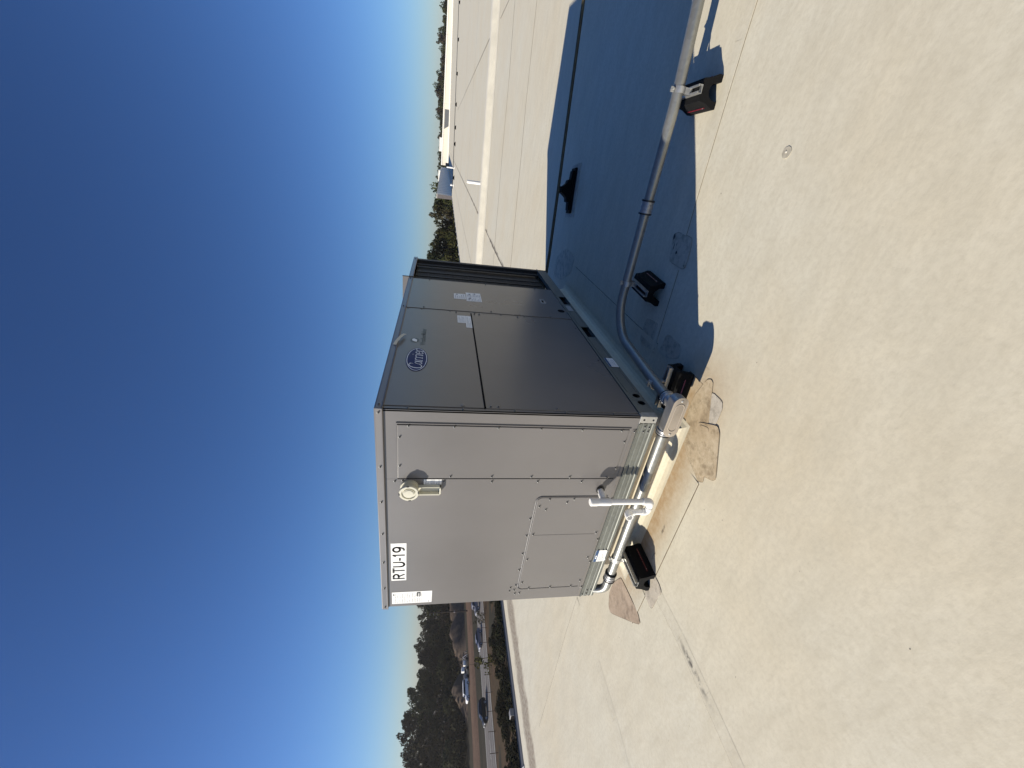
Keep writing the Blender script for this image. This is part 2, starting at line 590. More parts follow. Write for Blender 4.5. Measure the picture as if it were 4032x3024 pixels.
sheet('far_verge', -120, -108, -60, 340, GZ + .03, 'olive_grass', 4, 60, lambda x, y: .3 * mnoise.noise((x * .2, y * .2, 7)) if -119 < x < -109 else 0)
sheet('dirt_track', -135, -120, -60, 340, GZ + .035, 'red_dirt', 5, 90, lambda x, y: .35 + .3 * mnoise.noise((x * .15, y * .12, 1)) if -134 < x < -121 else 0)
sheet('near_ground', -66, -7, -60, 340, GZ + .02, 'olive_grass')

# ------------------------------------------------------------------ the building whose roof we stand on
RX0, RX1, RY0, RY1 = -6.2, 90.0, -24.0, 190.0
bld = empty('warehouse_building', (RX0, 0, GZ), 'long flat roofed warehouse carrying the pale membrane roof with the grey units', 'building')
MB().box(RX0 + .02, RX1, RY0, RY1, GZ, -.06).build('wall', 'facade', bld)
def roof_z(x, y):
    t_ = max(0.0, min(1.0, (y - 95) / 70)); t_ = t_ * t_ * (3 - 2 * t_)
    return max(0.0, (x + 2) * .0196) * t_
vs = []; fs = []
gx = [RX0, -2, 10, 30, 60, RX1]; gy = [RY0, 40, 95, 105, 115, 125, 135, 145, 155, 165, RY1]
for y_ in gy:
    for x_ in gx:
        vs.append((x_, y_, roof_z(x_, y_)))
for j_ in range(len(gy) - 1):
    for i_ in range(len(gx) - 1):
        a_ = j_ * len(gx) + i_
        fs.append((a_, a_ + 1, a_ + len(gx) + 1, a_ + len(gx)))
roof = MB().add(vs, fs).build('roof', 'roof')
tag(roof, kind='structure')
deck = MB().box(RX0, RX1, RY0, RY1, -.055, -.004).build('roof_deck', 'facade'); tag(deck, kind='structure')
# metal roof edge
ed = empty('roof_edge_coping', (RX0, 0, 0), 'blue grey metal edge strip running along the left side of the roof', 'roof edge')
prof = [(-.12, -.16), (-.12, .022), (-.10, .026), (-.09, .010), (-.04, .010), (-.025, .020), (.04, .006), (.04, .0035), (-.0, .0035), (-.0, -.16)]
y = RY0
k = 0
while y < 66:
    L_ = 3.05
    MB().prism(prof, (RX0 + .02, y + .004, 0), (1, 0, 0), (0, 0, 1), (0, 1, 0), L_ - .008).build('coping_length', 'edge_metal' if k % 2 else 'edge_metal', ed)
    if y > -10:
        MB().prism([(-.13, -.17), (-.13, .028), (-.03, .03), (.055, .010), (.055, .004), (-.0, .004), (0, -.17)], (RX0 + .02, y - .06, .001), (1, 0, 0), (0, 0, 1), (0, 1, 0), .12).build('splice_cover', 'wall_metal', ed)
    y += L_
    k += 1
MB().box(RX0 - .068, RX0 - .024, RY0, 66, .010, .014).build('gutter_shadow_gap', 'edge_dark', ed)

# roof seams: the lapped edge of each membrane sheet
def seam(pts, w=.006, h=.003, mat='seam_dirt', lap=True):
    for a, b in zip(pts[:-1], pts[1:]):
        a = Vector((a[0], a[1], 0)); b = Vector((b[0], b[1], 0))
        d = (b - a); L = d.length; d.normalize(); n = Vector((-d.y, d.x, 0))
        if lap:
            MB().add([a + n * (w * .5), b + n * (w * .5), b + n * .09, a + n * .09,
                      a + n * (w * .5) + Vector((0, 0, h)), b + n * (w * .5) + Vector((0, 0, h)), b + n * .09 + Vector((0, 0, .0006)), a + n * .09 + Vector((0, 0, .0006))],
                     [(4, 5, 6, 7), (0, 1, 5, 4)]).build('seam_lap', 'roof', roof)
        MB().add([a - n * w * .5 + Vector((0, 0, .0012)), b - n * w * .5 + Vector((0, 0, .0012)), b + n * w * .5 + Vector((0, 0, .0012)), a + n * w * .5 + Vector((0, 0, .0012))], [(0, 1, 2, 3)]).build('seam', mat, roof)
seam([(-1.62, -.183), (-1.303, -.184)])
seam([(-1.09, -.190), (-.30, -.188)], .007)
seam([(-1.196, -.285), (-1.182, -.54), (-1.19, -.82), (-1.203, -1.10), (-1.21, -6)], .004)
seam([(-2.50, -.02), (-2.49, -.42), (-2.52, -.70), (-2.6, -6)], .005)
seam([(.173, .226), (.17, .075)], .006)
seam([(.083, .652), (.634, .668)], .005)
seam([(.82, .706), (1.005, .719), (1.44, .738), (1.76, .75), (2.6, .762), (9, .8)], .0045)
seam([(.158, .63), (.155, .9), (.152, 1.33), (.148, 2.62)], .005)
seam([(-6, 6.3), (-1.0, 6.71), (.83, 7.08), (1.95, 7.33), (3.4, 7.5), (14, 8.0)], .02)
seam([(-6, 9.1), (-1.6, 9.57), (-.6, 9.79), (1.25, 10.15), (2.57, 10.30), (4, 10.7), (14, 12)], .03)
seam([(-1.19, 6.9), (-1.23, 9.5), (-1.21, 11.6), (-1.2, 12.5)], .028)
seam([(-1.2, 13.6), (-1.19, 23), (-1.19, 62)], .05, lap=False)
seam([(4.4, 11.0), (4.42, 13.9)], .03, lap=False)
seam([(4.55, 15.6), (4.6, 24), (4.8, 62)], .05, lap=False)
seam([(-6, 26), (2, 26.5), (20, 28)], .05, lap=False)
seam([(-6, 38), (30, 41)], .07, lap=False)
seam([(-3.6, 3.4), (-3.6, 60)], .03, lap=False)
seam([(-2.49, .566), (-3.1, .55), (-4.9, .44)], .006)

# cut membrane patches welded over seams and around the curb corners
def patch(pts, mat, h=.003, edge=True):
    n = len(pts)
    cx = sum(p[0] for p in pts) / n; cy = sum(p[1] for p in pts) / n
    # round the corners a little
    P = []
    for i in range(n):
        a, b, c = Vector(pts[i - 1]), Vector(pts[i]), Vector(pts[(i + 1) % n])
        t = .22
        for k in (0, .5, 1):
            q = (b + (a - b) * t) * (1 - k) ** 2 + b * 2 * k * (1 - k) + (b + (c - b) * t) * k ** 2
            P.append((q.x, q.y))
    m = len(P)
    area = sum(P[i][0] * P[(i + 1) % m][1] - P[(i + 1) % m][0] * P[i][1] for i in range(m))
    if area < 0:
        P.reverse()
    mb = MB()
    vs = [(p[0], p[1], 0.0005) for p in P] + [(p[0], p[1], h) for p in P]
    fs = [tuple(range(m, 2 * m))] + [(i, (i + 1) % m, m + (i + 1) % m, m + i) for i in range(m)]
    o = mb.add(vs, fs).build('membrane_patch', mat, roof)
    if edge:
        # dirt caught along the welded edge
        w = .0024
        vs = []; fs = []
        for i in range(m):
            a = Vector(P[i - 1]); b = Vector(P[i]); c = Vector(P[(i + 1) % m])
            nn = ((c - a).normalized())
            nn = Vector((nn.y, -nn.x))
            vs += [(b.x, b.y, h * .35), (b.x + nn.x * w, b.y + nn.y * w, .0018)]
        for i in range(m):
            j = (i + 1) % m
            fs.append((2 * i, 2 * i + 1, 2 * j + 1, 2 * j))
        MB().add(vs, fs).build('patch_edge', 'seam_dirt', roof)
    return o
patch([(0.174, 0.079), (0.211, 0.064), (0.226, 0.037), (0.218, 0.016), (0.174, -0.004), (0.028, -0.069), (-0.069, -0.114), (-0.236, -0.199), (-0.268, -0.208), (-0.295, -0.172), (-0.283, -0.152), (-0.236, -0.020), (-0.20, 0.04), (-0.081, 0.10), (0.066, 0.115)], 'patch_rusty', .003)
patch([(0.174, -0.004), (0.174, -0.098), (0.137, -0.119), (0.046, -0.121), (0.010, -0.083), (.09, -.03)], 'patch_pale', .0022)
patch([(-0.036, -0.007), (-0.015, -0.012), (0.053, -0.140), (0.030, -0.171), (-0.023, -0.197), (-0.183, -0.276), (-0.207, -0.260), (-0.236, -0.199), (-0.262, -0.138), (-0.133, -0.060)], 'patch_rusty', .0055)
patch([(-0.04, -0.02), (-0.02, -0.03), (0.005, -0.095), (-0.07, -0.125), (-.10, -.06)], 'patch_rusty', .007)
patch([(-1.66, 0.157), (-1.525, 0.104), (-1.514, 0.061), (-1.484, -0.186), (-1.514, -0.259), (-1.896, 0.057), (-1.891, 0.105), (-1.79, 0.16)], 'patch_brown', .003)
patch([(-1.093, -0.165), (-1.088, -0.244), (-1.103, -0.289), (-1.193, -0.280), (-1.285, -0.279), (-1.302, -0.262), (-1.306, -0.187), (-1.244, -0.15)], 'patch_pale', .003)
patch([(0.253, 0.873), (0.275, 0.667), (0.098, 0.635), (0.065, 0.821), (0.092, 0.872)], 'patch_plain', .002, False)
patch([(0.267, 0.565), (0.259, 0.377), (0.181, 0.363), (0.118, 0.514), (0.118, 0.593)], 'patch_plain', .002, False)
patch([(0.811, 0.849), (0.831, 0.802), (0.830, 0.638), (0.767, 0.616), (0.667, 0.608), (0.649, 0.635), (0.655, 0.810), (0.758, 0.837)], 'patch_plain', .0035)
patch([(0.243, 3.090), (0.067, 3.42), (-0.169, 3.40), (-0.128, 3.066), (0.037, 2.75), (0.216, 2.70), (0.241, 2.866)], 'patch_plain', .002, False)
pts = [(1.275 + .024 * math.cos(a), .154 + .026 * math.sin(a)) for a in np.linspace(0, 2 * math.pi, 11)[:-1]]
patch(pts, 'patch_plain', .002, False)
MB().lathe((1.277, .158, 0), (0, 0, 1), [(.0, .0055), (.0035, .005), (.0045, .002), (.0045, 0)], 12).build('seam_pin', 'tpo_white', roof)
# little black tar spots near the third support
for (x, y, a, b) in ((.80, .83, .018, .012), (.745, .80, .022, .004), (.765, .775, .010, .003), (.72, .752, .010, .010), (.671, .625, .006, .004)):
    MB().add([(x + a * math.cos(t) * (1 + .3 * math.sin(3 * t)), y + b * math.sin(t), .0045) for t in np.linspace(0, 2 * math.pi, 10)[:-1]], [tuple(range(9))]).build('tar_spot', 'ink', roof)
# scattered grit on the near roof
gm = MB()
for i in range(40):
    x = random.uniform(-2.5, 2.6); y = random.uniform(-1.3, 1.5); s = random.uniform(.0006, .0012)
    if -1.6 < x < .05 and y > 0: continue
    a = random.uniform(0, 3)
    gm.obox((x, y, s * .6), Vector((math.cos(a), math.sin(a), 0)), Vector((-math.sin(a), math.cos(a), 0)), Vector((0, 0, 1)), s * 1.5, s, s * .6)
o = gm.build('roof_grit', 'seam_dirt'); tag(o, 'tiny dark grit scattered over the roof membrane near the unit', None, None, 'stuff')

# ------------------------------------------------------------------ the rooftop unit
UW, UL, ZB, ZT = 1.56, 2.93, .35, 1.707
curb = empty('roof_curb', (-.78, 1.46, 0), 'cream membrane wrapped curb under the grey rooftop unit', 'curb')
# membrane wrapped curb: upright top, sloping cant and a flat welded skirt
def curb_ring(prof_, name, mat):
    vs = []
    for (h, d) in prof_:
        e = d + .04
        vs += [(-UW + e, d, h), (-e, d, h), (-e, UL - d, h), (-UW + e, UL - d, h)]
    fs = []
    for i in range(len(prof_) - 1):
        for k in range(4):
            fs.append((i * 4 + (k + 1) % 4, i * 4 + k, (i + 1) * 4 + k, (i + 1) * 4 + (k + 1) % 4))
    return MB().add(vs, fs).build(name, mat, curb)
curb_ring([(.249, .128), (.12, .126), (.04, .120)], 'curb_wall', 'curb_membrane')
curb_ring([(.04, .120), (.022, .112), (.010, .094), (.004, .066), (.0032, .045)], 'flashing_skirt', 'roof')

u = empty('rooftop_unit', (-.78, 1.46, .25), 'large grey packaged rooftop air conditioner marked RTU-19 on its sunlit end', 'air conditioner')
# dark inner carcass: shows only in the joints
MB().box(-UW + .012, -.012, .012, 2.17, ZB - .006, ZT - .03).build('carcass', 'void', u)
# ---- base rails
railprof = [(0, .248), (-.030, .248), (-.030, .2505), (-.0035, .2505), (-.0035, .262), (.0, .266), (.0, .278), (-.004, .281), (-.004, .287), (.0, .290), (.0, .312), (-.004, .315), (-.004, .321), (.0, .324), (.0, .340), (.006, .345), (.006, .349), (-.03, .349), (-.03, .346), (-.006, .343), (-.006, .25), (-.0, .25)]
def rail(name, o, u_, w_, L, holes=()):
    # simple closed outer profile, thickness 25 mm
    pr = [(-.03, .248), (.0, .248), (.0, .262), (-.004, .266), (-.004, .272), (.0, .276), (.0, .286), (-.0045, .289), (-.0045, .295), (.0, .298), (.0, .318), (-.0045, .321), (-.0045, .327), (.0, .330), (.0, .341), (.007, .345), (.007, .3495), (-.03, .3495)]
    return MB().prism(pr, o, u_, (0, 0, 1), w_, L).build(name, 'galv', u)
rail('base_rail', (-UW, 0, 0), (0, -1, 0), (1, 0, 0), UW - .045)
rail('base_rail', (-UW, UL, 0), (-1, 0, 0), (0, -1, 0), UL - .01)
rail('base_rail', (-UW, UL, 0), (0, 1, 0), (1, 0, 0), UW)
# right rail built in pieces so its pockets and holes are real openings
def rail_seg(y0, y1):
    if y1 - y0 > .002:
        MB().box(-.006, 0, y0, y1, .252, .318).build('rail_web', 'galv', u)
segs = [.045, .125, .157, .205, .237, 1.052, 1.252, 1.775, 1.99, UL - .003]
# solid pieces between openings
rail_seg(.045, .118); rail_seg(.166, .192); rail_seg(.244, 1.052); rail_seg(1.252, 1.775); rail_seg(1.99, UL - .003)
for yc in (.142, .218):   # round holes: a plate with a circular cut
    ro, hz = .026, .285
    hw = .0245 if yc > .2 else .0245
    mb = MB(); n = 24
    ring_in = [(0, yc + .022 * math.cos(a), hz + .022 * math.sin(a)) for a in [2 * math.pi * k / n for k in range(n)]]
    ring_out = []
    for k in range(n):
        a = 2 * math.pi * k / n; ca, sa = math.cos(a), math.sin(a)
        t = min(.026 / max(abs(ca), 1e-6), .033 / max(abs(sa), 1e-6))
        ring_out.append((0, yc + ca * t, hz + sa * t))
    mb.add(ring_in + ring_out, [(k, n + k, n + (k + 1) % n, (k + 1) % n) for k in range(n)])
    mb.build('rail_web', 'galv', u)
mb = MB().box(-.03, .0, .045, UL - .003, .248, .252).box(-.006, .0, .045, UL - .003, .318, .341).box(-.03, .007, .03, UL - .003, .341, .3495)
mb.build('base_rail', 'galv', u)
mb = MB().box(.0, .0025, .26, 1.04, .3215, .3265).box(.0, .0025, 1.27, 1.76, .3215, .3265).box(.0, .0025, .26, 1.04, .262, .267).box(.0, .0025, 1.27, 1.76, .262, .267)
mb.build('rail_rib', 'galv', u)
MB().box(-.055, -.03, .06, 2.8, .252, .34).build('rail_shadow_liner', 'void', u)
# near corner bracket
mb = MB().box(-.040, .001, .0, .006, .252, .345).box(-.004, .001, .006, .045, .252, .345).box(-.044, .004, -.003, .047, .345, .3498)
mb.build('corner_bracket', 'bracket', u, .001)
MB().box(-.046, -.039, .008, .02, .25, .345).build('corner_gap', 'void', u)
for z in (.272, .325):
    MB().lathe((-.02, -.0003, z), (0, -1, 0), [(0, .0055), (.001, .0055), (.001, 0)], 10).build('bracket_hole', 'void', u)

# ---- front end panels (they face the sun)
def fpanel(name, x0, x1, z0, z1, y, mat='panel', r=None, t=.012, bev=.0025):
    mb = MB()
    if r:
        mb.prism(rrect(x0, x1, z0, z1, r), (0, y + t, 0), (1, 0, 0), (0, 0, 1), (0, -1, 0), t)
    else:
        mb.box(x0, x1, y, y + t, z0, z1)
    return mb.build(name, mat, u, bev)
fpanel('access_panel', -.431, -.086, .392, 1.603, -.0035)
mb = MB().box(-.0715, 0, 0, .012, ZB, 1.672).box(-.437, -.0715, 0, .012, 1.6045, 1.672).box(-.437, -.0715, 0, .012, ZB, .3905)
mb.build('corner_panel', 'panel', u)
fpanel('main_panel', -UW, -.4365, ZB, 1.672, 0)
# pressed rib beside the access panel: a raised half round bead
mb = MB().tube([(-.0755, -.0006, .386), (-.0755, -.0006, 1.608)], .0050, 10)
mb.build('pressed_bead', 'panel', u)
mb = MB().tube([(-.4390, -.0004, .392), (-.4390, -.0004, 1.604)], .0024, 8)
mb.build('pressed_bead', 'panel', u)
MB().box(-.4362, -.4312, -.0012, .0, .392, 1.604).build('panel_gap', 'void', u)
MB().box(-.0855, -.0815, -.0012, .0, .392, 1.604).build('panel_gap', 'void', u)
# lower supply cover with rounded corners and a bead round it
fpanel('duct_cover', -1.432, -.583, .372, .818, -.004, 'panel', .03, .010, .0018)
bp = [(-.576, .392)] + [(x, z) for x, z in [(-.576, .79)]]
path = [Vector((-.5765, -.002, .392)), Vector((-.5765, -.002, .825)), Vector((-1.438, -.002, .825)), Vector((-1.438, -.002, .392))]
MB().tube(arcpath(path, [.035, .035], 8), .0034, 8).build('pressed_bead', 'panel', u)
MB().box(-.901, -.899, -.0052, -.0042, .40, .80).build('faint_crease', 'panel', u)
# lap joint low on the face
MB().box(-UW + .002, -.0805, -.0022, .0, .352, .372).build('bottom_lap', 'panel_b', u, .001)

# ---- right side panels (in shade)
def spanel(name, y0, y1, z0, z1, x=0.0, mat='panel_b', t=.012, bev=.002):
    return MB().box(x - t, x, y0, y1, z0, z1).build(name, mat, u, bev)
spanel('corner_post', 0.0, .030, ZB, 1.672, 0)
spanel('upper_door', .0335, 1.362, 1.184, 1.672, .004)
spanel('lower_door', .0335, 1.362, .352, 1.176, .0015)
spanel('door_jamb', 1.365, 1.392, .352, 1.672, .0)
spanel('control_panel', 1.396, 2.165, .352, 1.672, .004)
MB().box(.0015, .006, .0335, 1.35, 1.176, 1.184).build('door_flange', 'void', u)
mb = MB().tube([(.001, 2.168, .352), (.001, 2.168, 1.68)], .004, 8)
mb.build('pressed_bead', 'panel_b', u)
# rear and left faces for completeness
MB().box(-UW, -UW + .012, .0125, 2.17, ZB, 1.672).build('rear_side_panel', 'panel_b', u, .002)
# ---- condenser coil section
MB().box(-UW + .03, -.07, 2.172, 2.86, ZB, 1.668).build('coil_block', 'coil_dark', u)
for k in range(13):
    yy = 2.20 + k * .0365
    MB().box(-.070, -.067 + (0 if k % 4 else .006), yy, yy + .012, ZB + .01, 1.664).build('coil_guard_bar', 'coil_dark', u)
for k in range(9):
    zz = .46 + k * .135
    MB().box(-.0715, -.066, 2.20, 2.66, zz, zz + .003).build('coil_cross_wire', 'coil_dark', u)
MB().box(-.045, 0, 2.872, 2.93, ZB, 1.672).box(-.045, -.03, 2.80, 2.872, ZB, 1.672).build('rear_corner_post', 'coil_dark', u, .002)
MB().box(-UW, -UW + .05, 2.85, 2.93, ZB, 1.672).build('rear_corner_post', 'coil_dark', u, .002)
MB().box(-UW + .04, -.075, 2.86, 2.925, ZB, 1.668).build('rear_coil', 'coil_dark', u)
# ---- roof cap with folded lip
capm = MB()
o_ = .010
capm.box(-UW - o_ + .002, o_ - .002, -o_ + .002, UL + o_ - .002, 1.700, ZT)
capm.build('top_cover', 'panel_b', u, .002)
lip = [(0, 1.672), (.012, 1.668), (.0145, 1.6705), (.011, 1.676), (.010, 1.702), (.006, ZT + .0015), (0, ZT + .0005)]
def liprun(o, n, w, L, mat):
    MB().prism(lip, o, n, (0, 0, 1), w, L).build('top_lip', mat, u)
liprun((-UW - .010, 0, 0), (0, -1, 0), (1, 0, 0), UW + .0195, 'panel')
liprun((0, 0, 0), (1, 0, 0), (0, 1, 0), 2.176, 'panel_b')
liprun((0, 2.18, 0), (1, 0, 0), (0, 1, 0), UL - 2.17, 'panel_b')
liprun((-UW, 0, 0), (-1, 0, 0), (0, 1, 0), UL, 'panel_b')
liprun((-UW, UL, 0), (0, 1, 0), (1, 0, 0), UW, 'panel_b')
MB().box(-.60, .012, 2.172, 2.180, 1.70, 1.762).build('fan_deck_flange', 'panel', u)
MB().box(.0125, .0155, 2.166, 2.186, 1.668, 1.764).build('flange_end_clip', 'coil_dark', u)
for cx in (-.42, -1.12):
    MB().lathe((cx, 2.56, 1.708), (0, 0, 1), [(0, .30), (.035, .285), (.04, .275), (.02, .27), (0, .27)], 40).build('fan_shroud', 'panel', u)
    mb = MB()
    for rr in (.05, .10, .15, .20, .25):
        mb.tube([(cx + rr * math.cos(a), 2.56 + rr * math.sin(a), 1.745) for a in np.linspace(0, 2 * math.pi, 33)], .003, 6, caps=False)
    for a in (0, 1.05, 2.09):
        mb.tube([(cx - .28 * math.cos(a), 2.56 - .28 * math.sin(a), 1.742), (cx + .28 * math.cos(a), 2.56 + .28 * math.sin(a), 1.742)], .003, 6)
    mb.build('fan_guard', 'coil_dark', u)

# ---- screws
scm = MB()
scm.lathe((0, 0, 0), (0, 0, 1), [(0, .0066), (.0015, .0062), (.0018, .0042), (.0085, .0040), (.0095, .0026), (.0095, 0)], 10)
sc_me = bpy.data.meshes.new('screw')
sc_me.from_pydata(scm.v, [], scm.f)
sc_me.polygons.foreach_set('use_smooth', [True] * len(sc_me.polygons)); sc_me.set_sharp_from_angle(angle=R(35))
sc_me.materials.append(M['screw_steel'])
UO = origin(u)
def screw(p, n):
    o = bpy.data.objects.new('screw', sc_me)
    COL.objects.link(o)
    o.parent = u
    o.location = Vector(p) - UO
    o.rotation_euler = Vector(n).to_track_quat('Z', 'Y').to_euler()
front = [(-0.090, 1.550), (-0.090, 1.328), (-0.090, 1.106), (-0.090, 0.882), (-0.090, 0.659), (-0.090, 0.436), (-0.165, 0.401), (-0.160, 1.592), (-0.345, 1.592), (-0.418, 1.329), (-0.418, 1.106), (-0.419, 0.884), (-0.420, 0.661), (-0.424, 0.435), (-0.352, 0.401)]
for (x, z) in front: screw((x, -.0035, z), (0, -1, 0))
for (x, z) in [(-0.455, 1.618), (-0.449, 1.578), (-0.455, 1.361), (-0.458, 1.101), (-0.457, 0.840), (-0.458, 0.581), (-0.756, 0.838), (-0.905, 0.838), (-1.073, 0.838), (-1.234, 0.838), (-1.393, 0.838), (-1.420, 0.871), (-1.455, 0.874), (-1.445, 0.843), (-1.485, 0.833), (-1.481, 0.802)]:
    screw((x, 0, z), (0, -1, 0))
for (x, z) in [(-0.592, 0.746), (-0.592, 0.597), (-0.619, 0.636), (-0.650, 0.799), (-0.677, 0.756), (-0.890, 0.799), (-1.126, 0.801), (-1.361, 0.800), (-1.424, 0.745), (-1.424, 0.594), (-1.424, 0.445), (-0.600, 0.421), (-0.887, 0.389), (-1.128, 0.389), (-1.369, 0.391)]:
    screw((x, -.004, z), (0, -1, 0))
for (x, z) in [(-0.095, 0.362), (-0.595, 0.362), (-0.953, 0.362), (-1.174, 0.362), (-1.443, 0.362)]:
    screw((x, -.0022, z), (0, -1, 0))
for (x, z) in [(-0.064, 0.308), (-0.096, 0.308), (-0.068, 0.281), (-0.096, 0.281), (-1.492, 0.308), (-1.534, 0.336), (-1.486, 0.281), (-1.528, 0.308)]:
    screw((x, 0, z), (0, -1, 0))
for x in (-.013, -.347, -.596, -.847, -1.097, -1.346, -1.542):
    screw((x, -.0105, 1.688), (0, -1, 0))
for (y, z, x) in [(0.014, 1.554, 0), (0.016, 1.289, 0), (0.046, 1.150, .0015), (0.046, 1.110, .0015), (0.016, 1.029, 0), (0.046, 0.802, .0015), (0.017, 0.762, 0), (0.017, 0.498, 0), (1.378, 1.655, 0), (1.378, 1.555, 0), (1.415, 1.539, .004), (1.378, 1.340, 0), (1.350, 1.294, .004), (1.378, 1.149, 0), (1.420, 1.016, .004), (1.378, 0.942, 0), (1.378, 0.753, 0), (1.345, 1.154, .0015), (1.345, 1.117, .0015), (1.347, 0.812, .0015), (2.150, 0.999, .004), (2.150, 1.52, .004), (1.402, 0.529, .004), (2.150, .52, .004), (.65, .372, .0015), (1.2, .372, .0015)]:
    screw((x, y, z), (1, 0, 0))
for y in (.026, 1.385, 2.126, 2.86):
    screw((.0105, y, 1.688), (1, 0, 0))
MB().lathe((.0045, .05, 1.289), (1, 0, 0), [(0, .012), (.002, .012), (.003, .006), (.004, 0)], 12).build('door_latch', 'panel_b', u)

# ---- signs and labels
sg = MB().box(-1.287, -.942, -.0012, -.0002, 1.556, 1.646).build('number_sign', 'label_white', u)
def block_strokes(mb, segs, x, z, w, h, hw, depth):
    for st_ in segs:
        P_ = [Vector((x + p[0] * w, z + p[1] * h)) for p in st_]
        for a, b in zip(P_[:-1], P_[1:]):
            d = (b - a)
            if d.length < 1e-7: continue
            d.normalize(); nn = Vector((-d.y, d.x)) * hw; e = d * hw * .55
            q = [a - e + nn, a - e - nn, b + e - nn, b + e + nn]
            mb.add([(p.x, depth, p.y) for p in q], [(0, 1, 2, 3)])
def arc2(cx, cz, rx, rz, a0, a1, n=12):
    return [(cx + rx * math.cos(R(a0 + (a1 - a0) * k / n)), cz + rz * math.sin(R(a0 + (a1 - a0) * k / n))) for k in range(n + 1)]
LET = {
 'R': [[(0, 0), (0, 1)], [(0, 1), (.5, 1)] + arc2(.5, .76, .5, .24, 90, -90) + [(0, .52)], [(.5, .5), (1, 0)]],
 'T': [[(.5, 0), (.5, 1)], [(0, 1), (1, 1)]],
 'U': [[(0, 1), (0, .35)] + arc2(.5, .35, .5, .35, 180, 360) + [(1, 1)]],
 '-': [[(.1, .40), (.9, .40)]],
 '1': [[(.6, 0), (.6, 1), (.15, .80)]],
 '9': [arc2(.5, .69, .5, .31, 0, 360, 18), [(1, .69), (.97, .40), (.78, .10), (.35, 0)]]}
mb = MB()
xx = -1.272
for ch_, w_, gap in (('R', .040, .013), ('T', .042, .012), ('U', .040, .012), ('-', .024, .009), ('1', .022, .017), ('9', .040, 0)):
    block_strokes(mb, LET[ch_], xx + .004, 1.5685, w_, .0640, .0061, -.0016)
    xx += w_ + gap + .004
mb.build('lettering', 'ink', sg)

def scribble(mb, x0, x1, z0, z1, rows, face, depth, seed=0, h=.45, cols=1):
    rr = random.Random(seed)
    dz = (z1 - z0) / rows
    for c_ in range(cols):
        a0 = x0 + (x1 - x0) * c_ / cols; a1 = x0 + (x1 - x0) * (c_ + .9) / cols
        for i in range(rows):
            zc = z1 - (i + .5) * dz
            x = a0
            end = a1 - (a1 - a0) * rr.choice((0, 0, .1, .35, .6))
            while x < end:
                w = rr.uniform(.004, .016)
                xe = min(x + w, end)
                if face == 'front':
                    mb.box(x, xe, depth - .0004, depth, zc - dz * h / 2, zc + dz * h / 2)
                else:
                    mb.box(depth, depth + .0004, x, xe, zc - dz * h / 2, zc + dz * h / 2)
                x = xe + .003
# rating plate, upper left of the sunlit face
dl = MB().box(-1.530, -1.408, -.0012, -.0002, 1.392, 1.645).build('rating_label', 'label_white', u)
mb = MB()
scribble(mb, -1.522, -1.418, 1.53, 1.628, 9, 'front', -.0013, 3, .3, 2)
scribble(mb, -1.522, -1.418, 1.455, 1.522, 6, 'front', -.0013, 4, .3, 2)
scribble(mb, -1.522, -1.49, 1.402, 1.42, 1, 'front', -.0013, 5, .5)
mb.build('small_print', 'ink_soft', dl)
MB().prism([(.0085 * math.cos(a), .005 * math.sin(a)) for a in np.linspace(0, 2 * math.pi, 17)[:-1]], (-1.434, -.0012, 1.634), (1, 0, 0), (0, 0, 1), (0, -1, 0), .0005).build('small_emblem', 'ink', dl)
MB().prism(rrect(-.022, .022, -.012, .012, .004, 3), (-1.437, -.0012, 1.477), (1, 0, 0), (0, 0, 1), (0, -1, 0), .0005).build('black_print_block', 'ink', dl)
mb = MB(); scribble(mb, -1.453, -1.424, 1.471, 1.482, 1, 'front', -.0018, 8, .7); mb.build('block_lettering', 'label_white', dl)
# rail caution label on the front rail (torn lower edge)
rlb = MB().prism([(-1.176, .262), (-1.16, .256), (-1.148, .262), (-1.075, .262), (-1.066, .270), (-1.066, .340), (-1.182, .340)], (0, -.0002, 0), (1, 0, 0), (0, 0, 1), (0, -1, 0), .0014).build('rail_label', 'label_white', u)
MB().box(-1.181, -1.067, -.0023, -.0015, .319, .339).build('blue_header', 'header_blue', rlb)
mb = MB(); scribble(mb, -1.15, -1.095, .323, .335, 1, 'front', -.0024, 11, .7); mb.build('header_lettering', 'label_white', rlb)
mb = MB(); scribble(mb, -1.172, -1.08, .268, .314, 6, 'front', -.0017, 12, .3); mb.build('small_print', 'ink_soft', rlb)
# rail label in the shade
rl2 = MB().box(.0028, .0040, .568, .693, .256, .320).build('rail_label', 'label_white', u)
MB().box(.0041, .0047, .569, .692, .305, .319).build('blue_header', 'header_blue', rl2)
mb = MB(); scribble(mb, .574, .686, .261, .300, 6, 'side', .0041, 14, .3); mb.build('small_print', 'ink_soft', rl2)
rl3 = MB().box(.0028, .0036, 1.598, 1.726, .276, .322).build('faded_rail_label', 'label_grey', u)

# oval badge with lettering
ov = MB().prism([(.148 * math.cos(a), .0625 * math.sin(a)) for a in np.linspace(0, 2 * math.pi, 49)[:-1]], (.004, .527, 1.5415), (0, 1, 0), (0, 0, 1), (1, 0, 0), .0025).build('oval_badge', 'logo_blue', u, .0008)
mb = MB()
aa = np.linspace(0, 2 * math.pi, 65)
o1 = [(.141 * math.cos(a), .0575 * math.sin(a)) for a in aa[:-1]]
o2 = [(.1375 * math.cos(a), .0546 * math.sin(a)) for a in aa[:-1]]
n = 64
vs = [(.00665, .527 + p[0], 1.5415 + p[1]) for p in o1] + [(.00665, .527 + p[0], 1.5415 + p[1]) for p in o2]
mb.add(vs, [(i, (i + 1) % n, n + (i + 1) % n, n + i) for i in range(n)])
mb.build('white_ring', 'logo_white', ov)
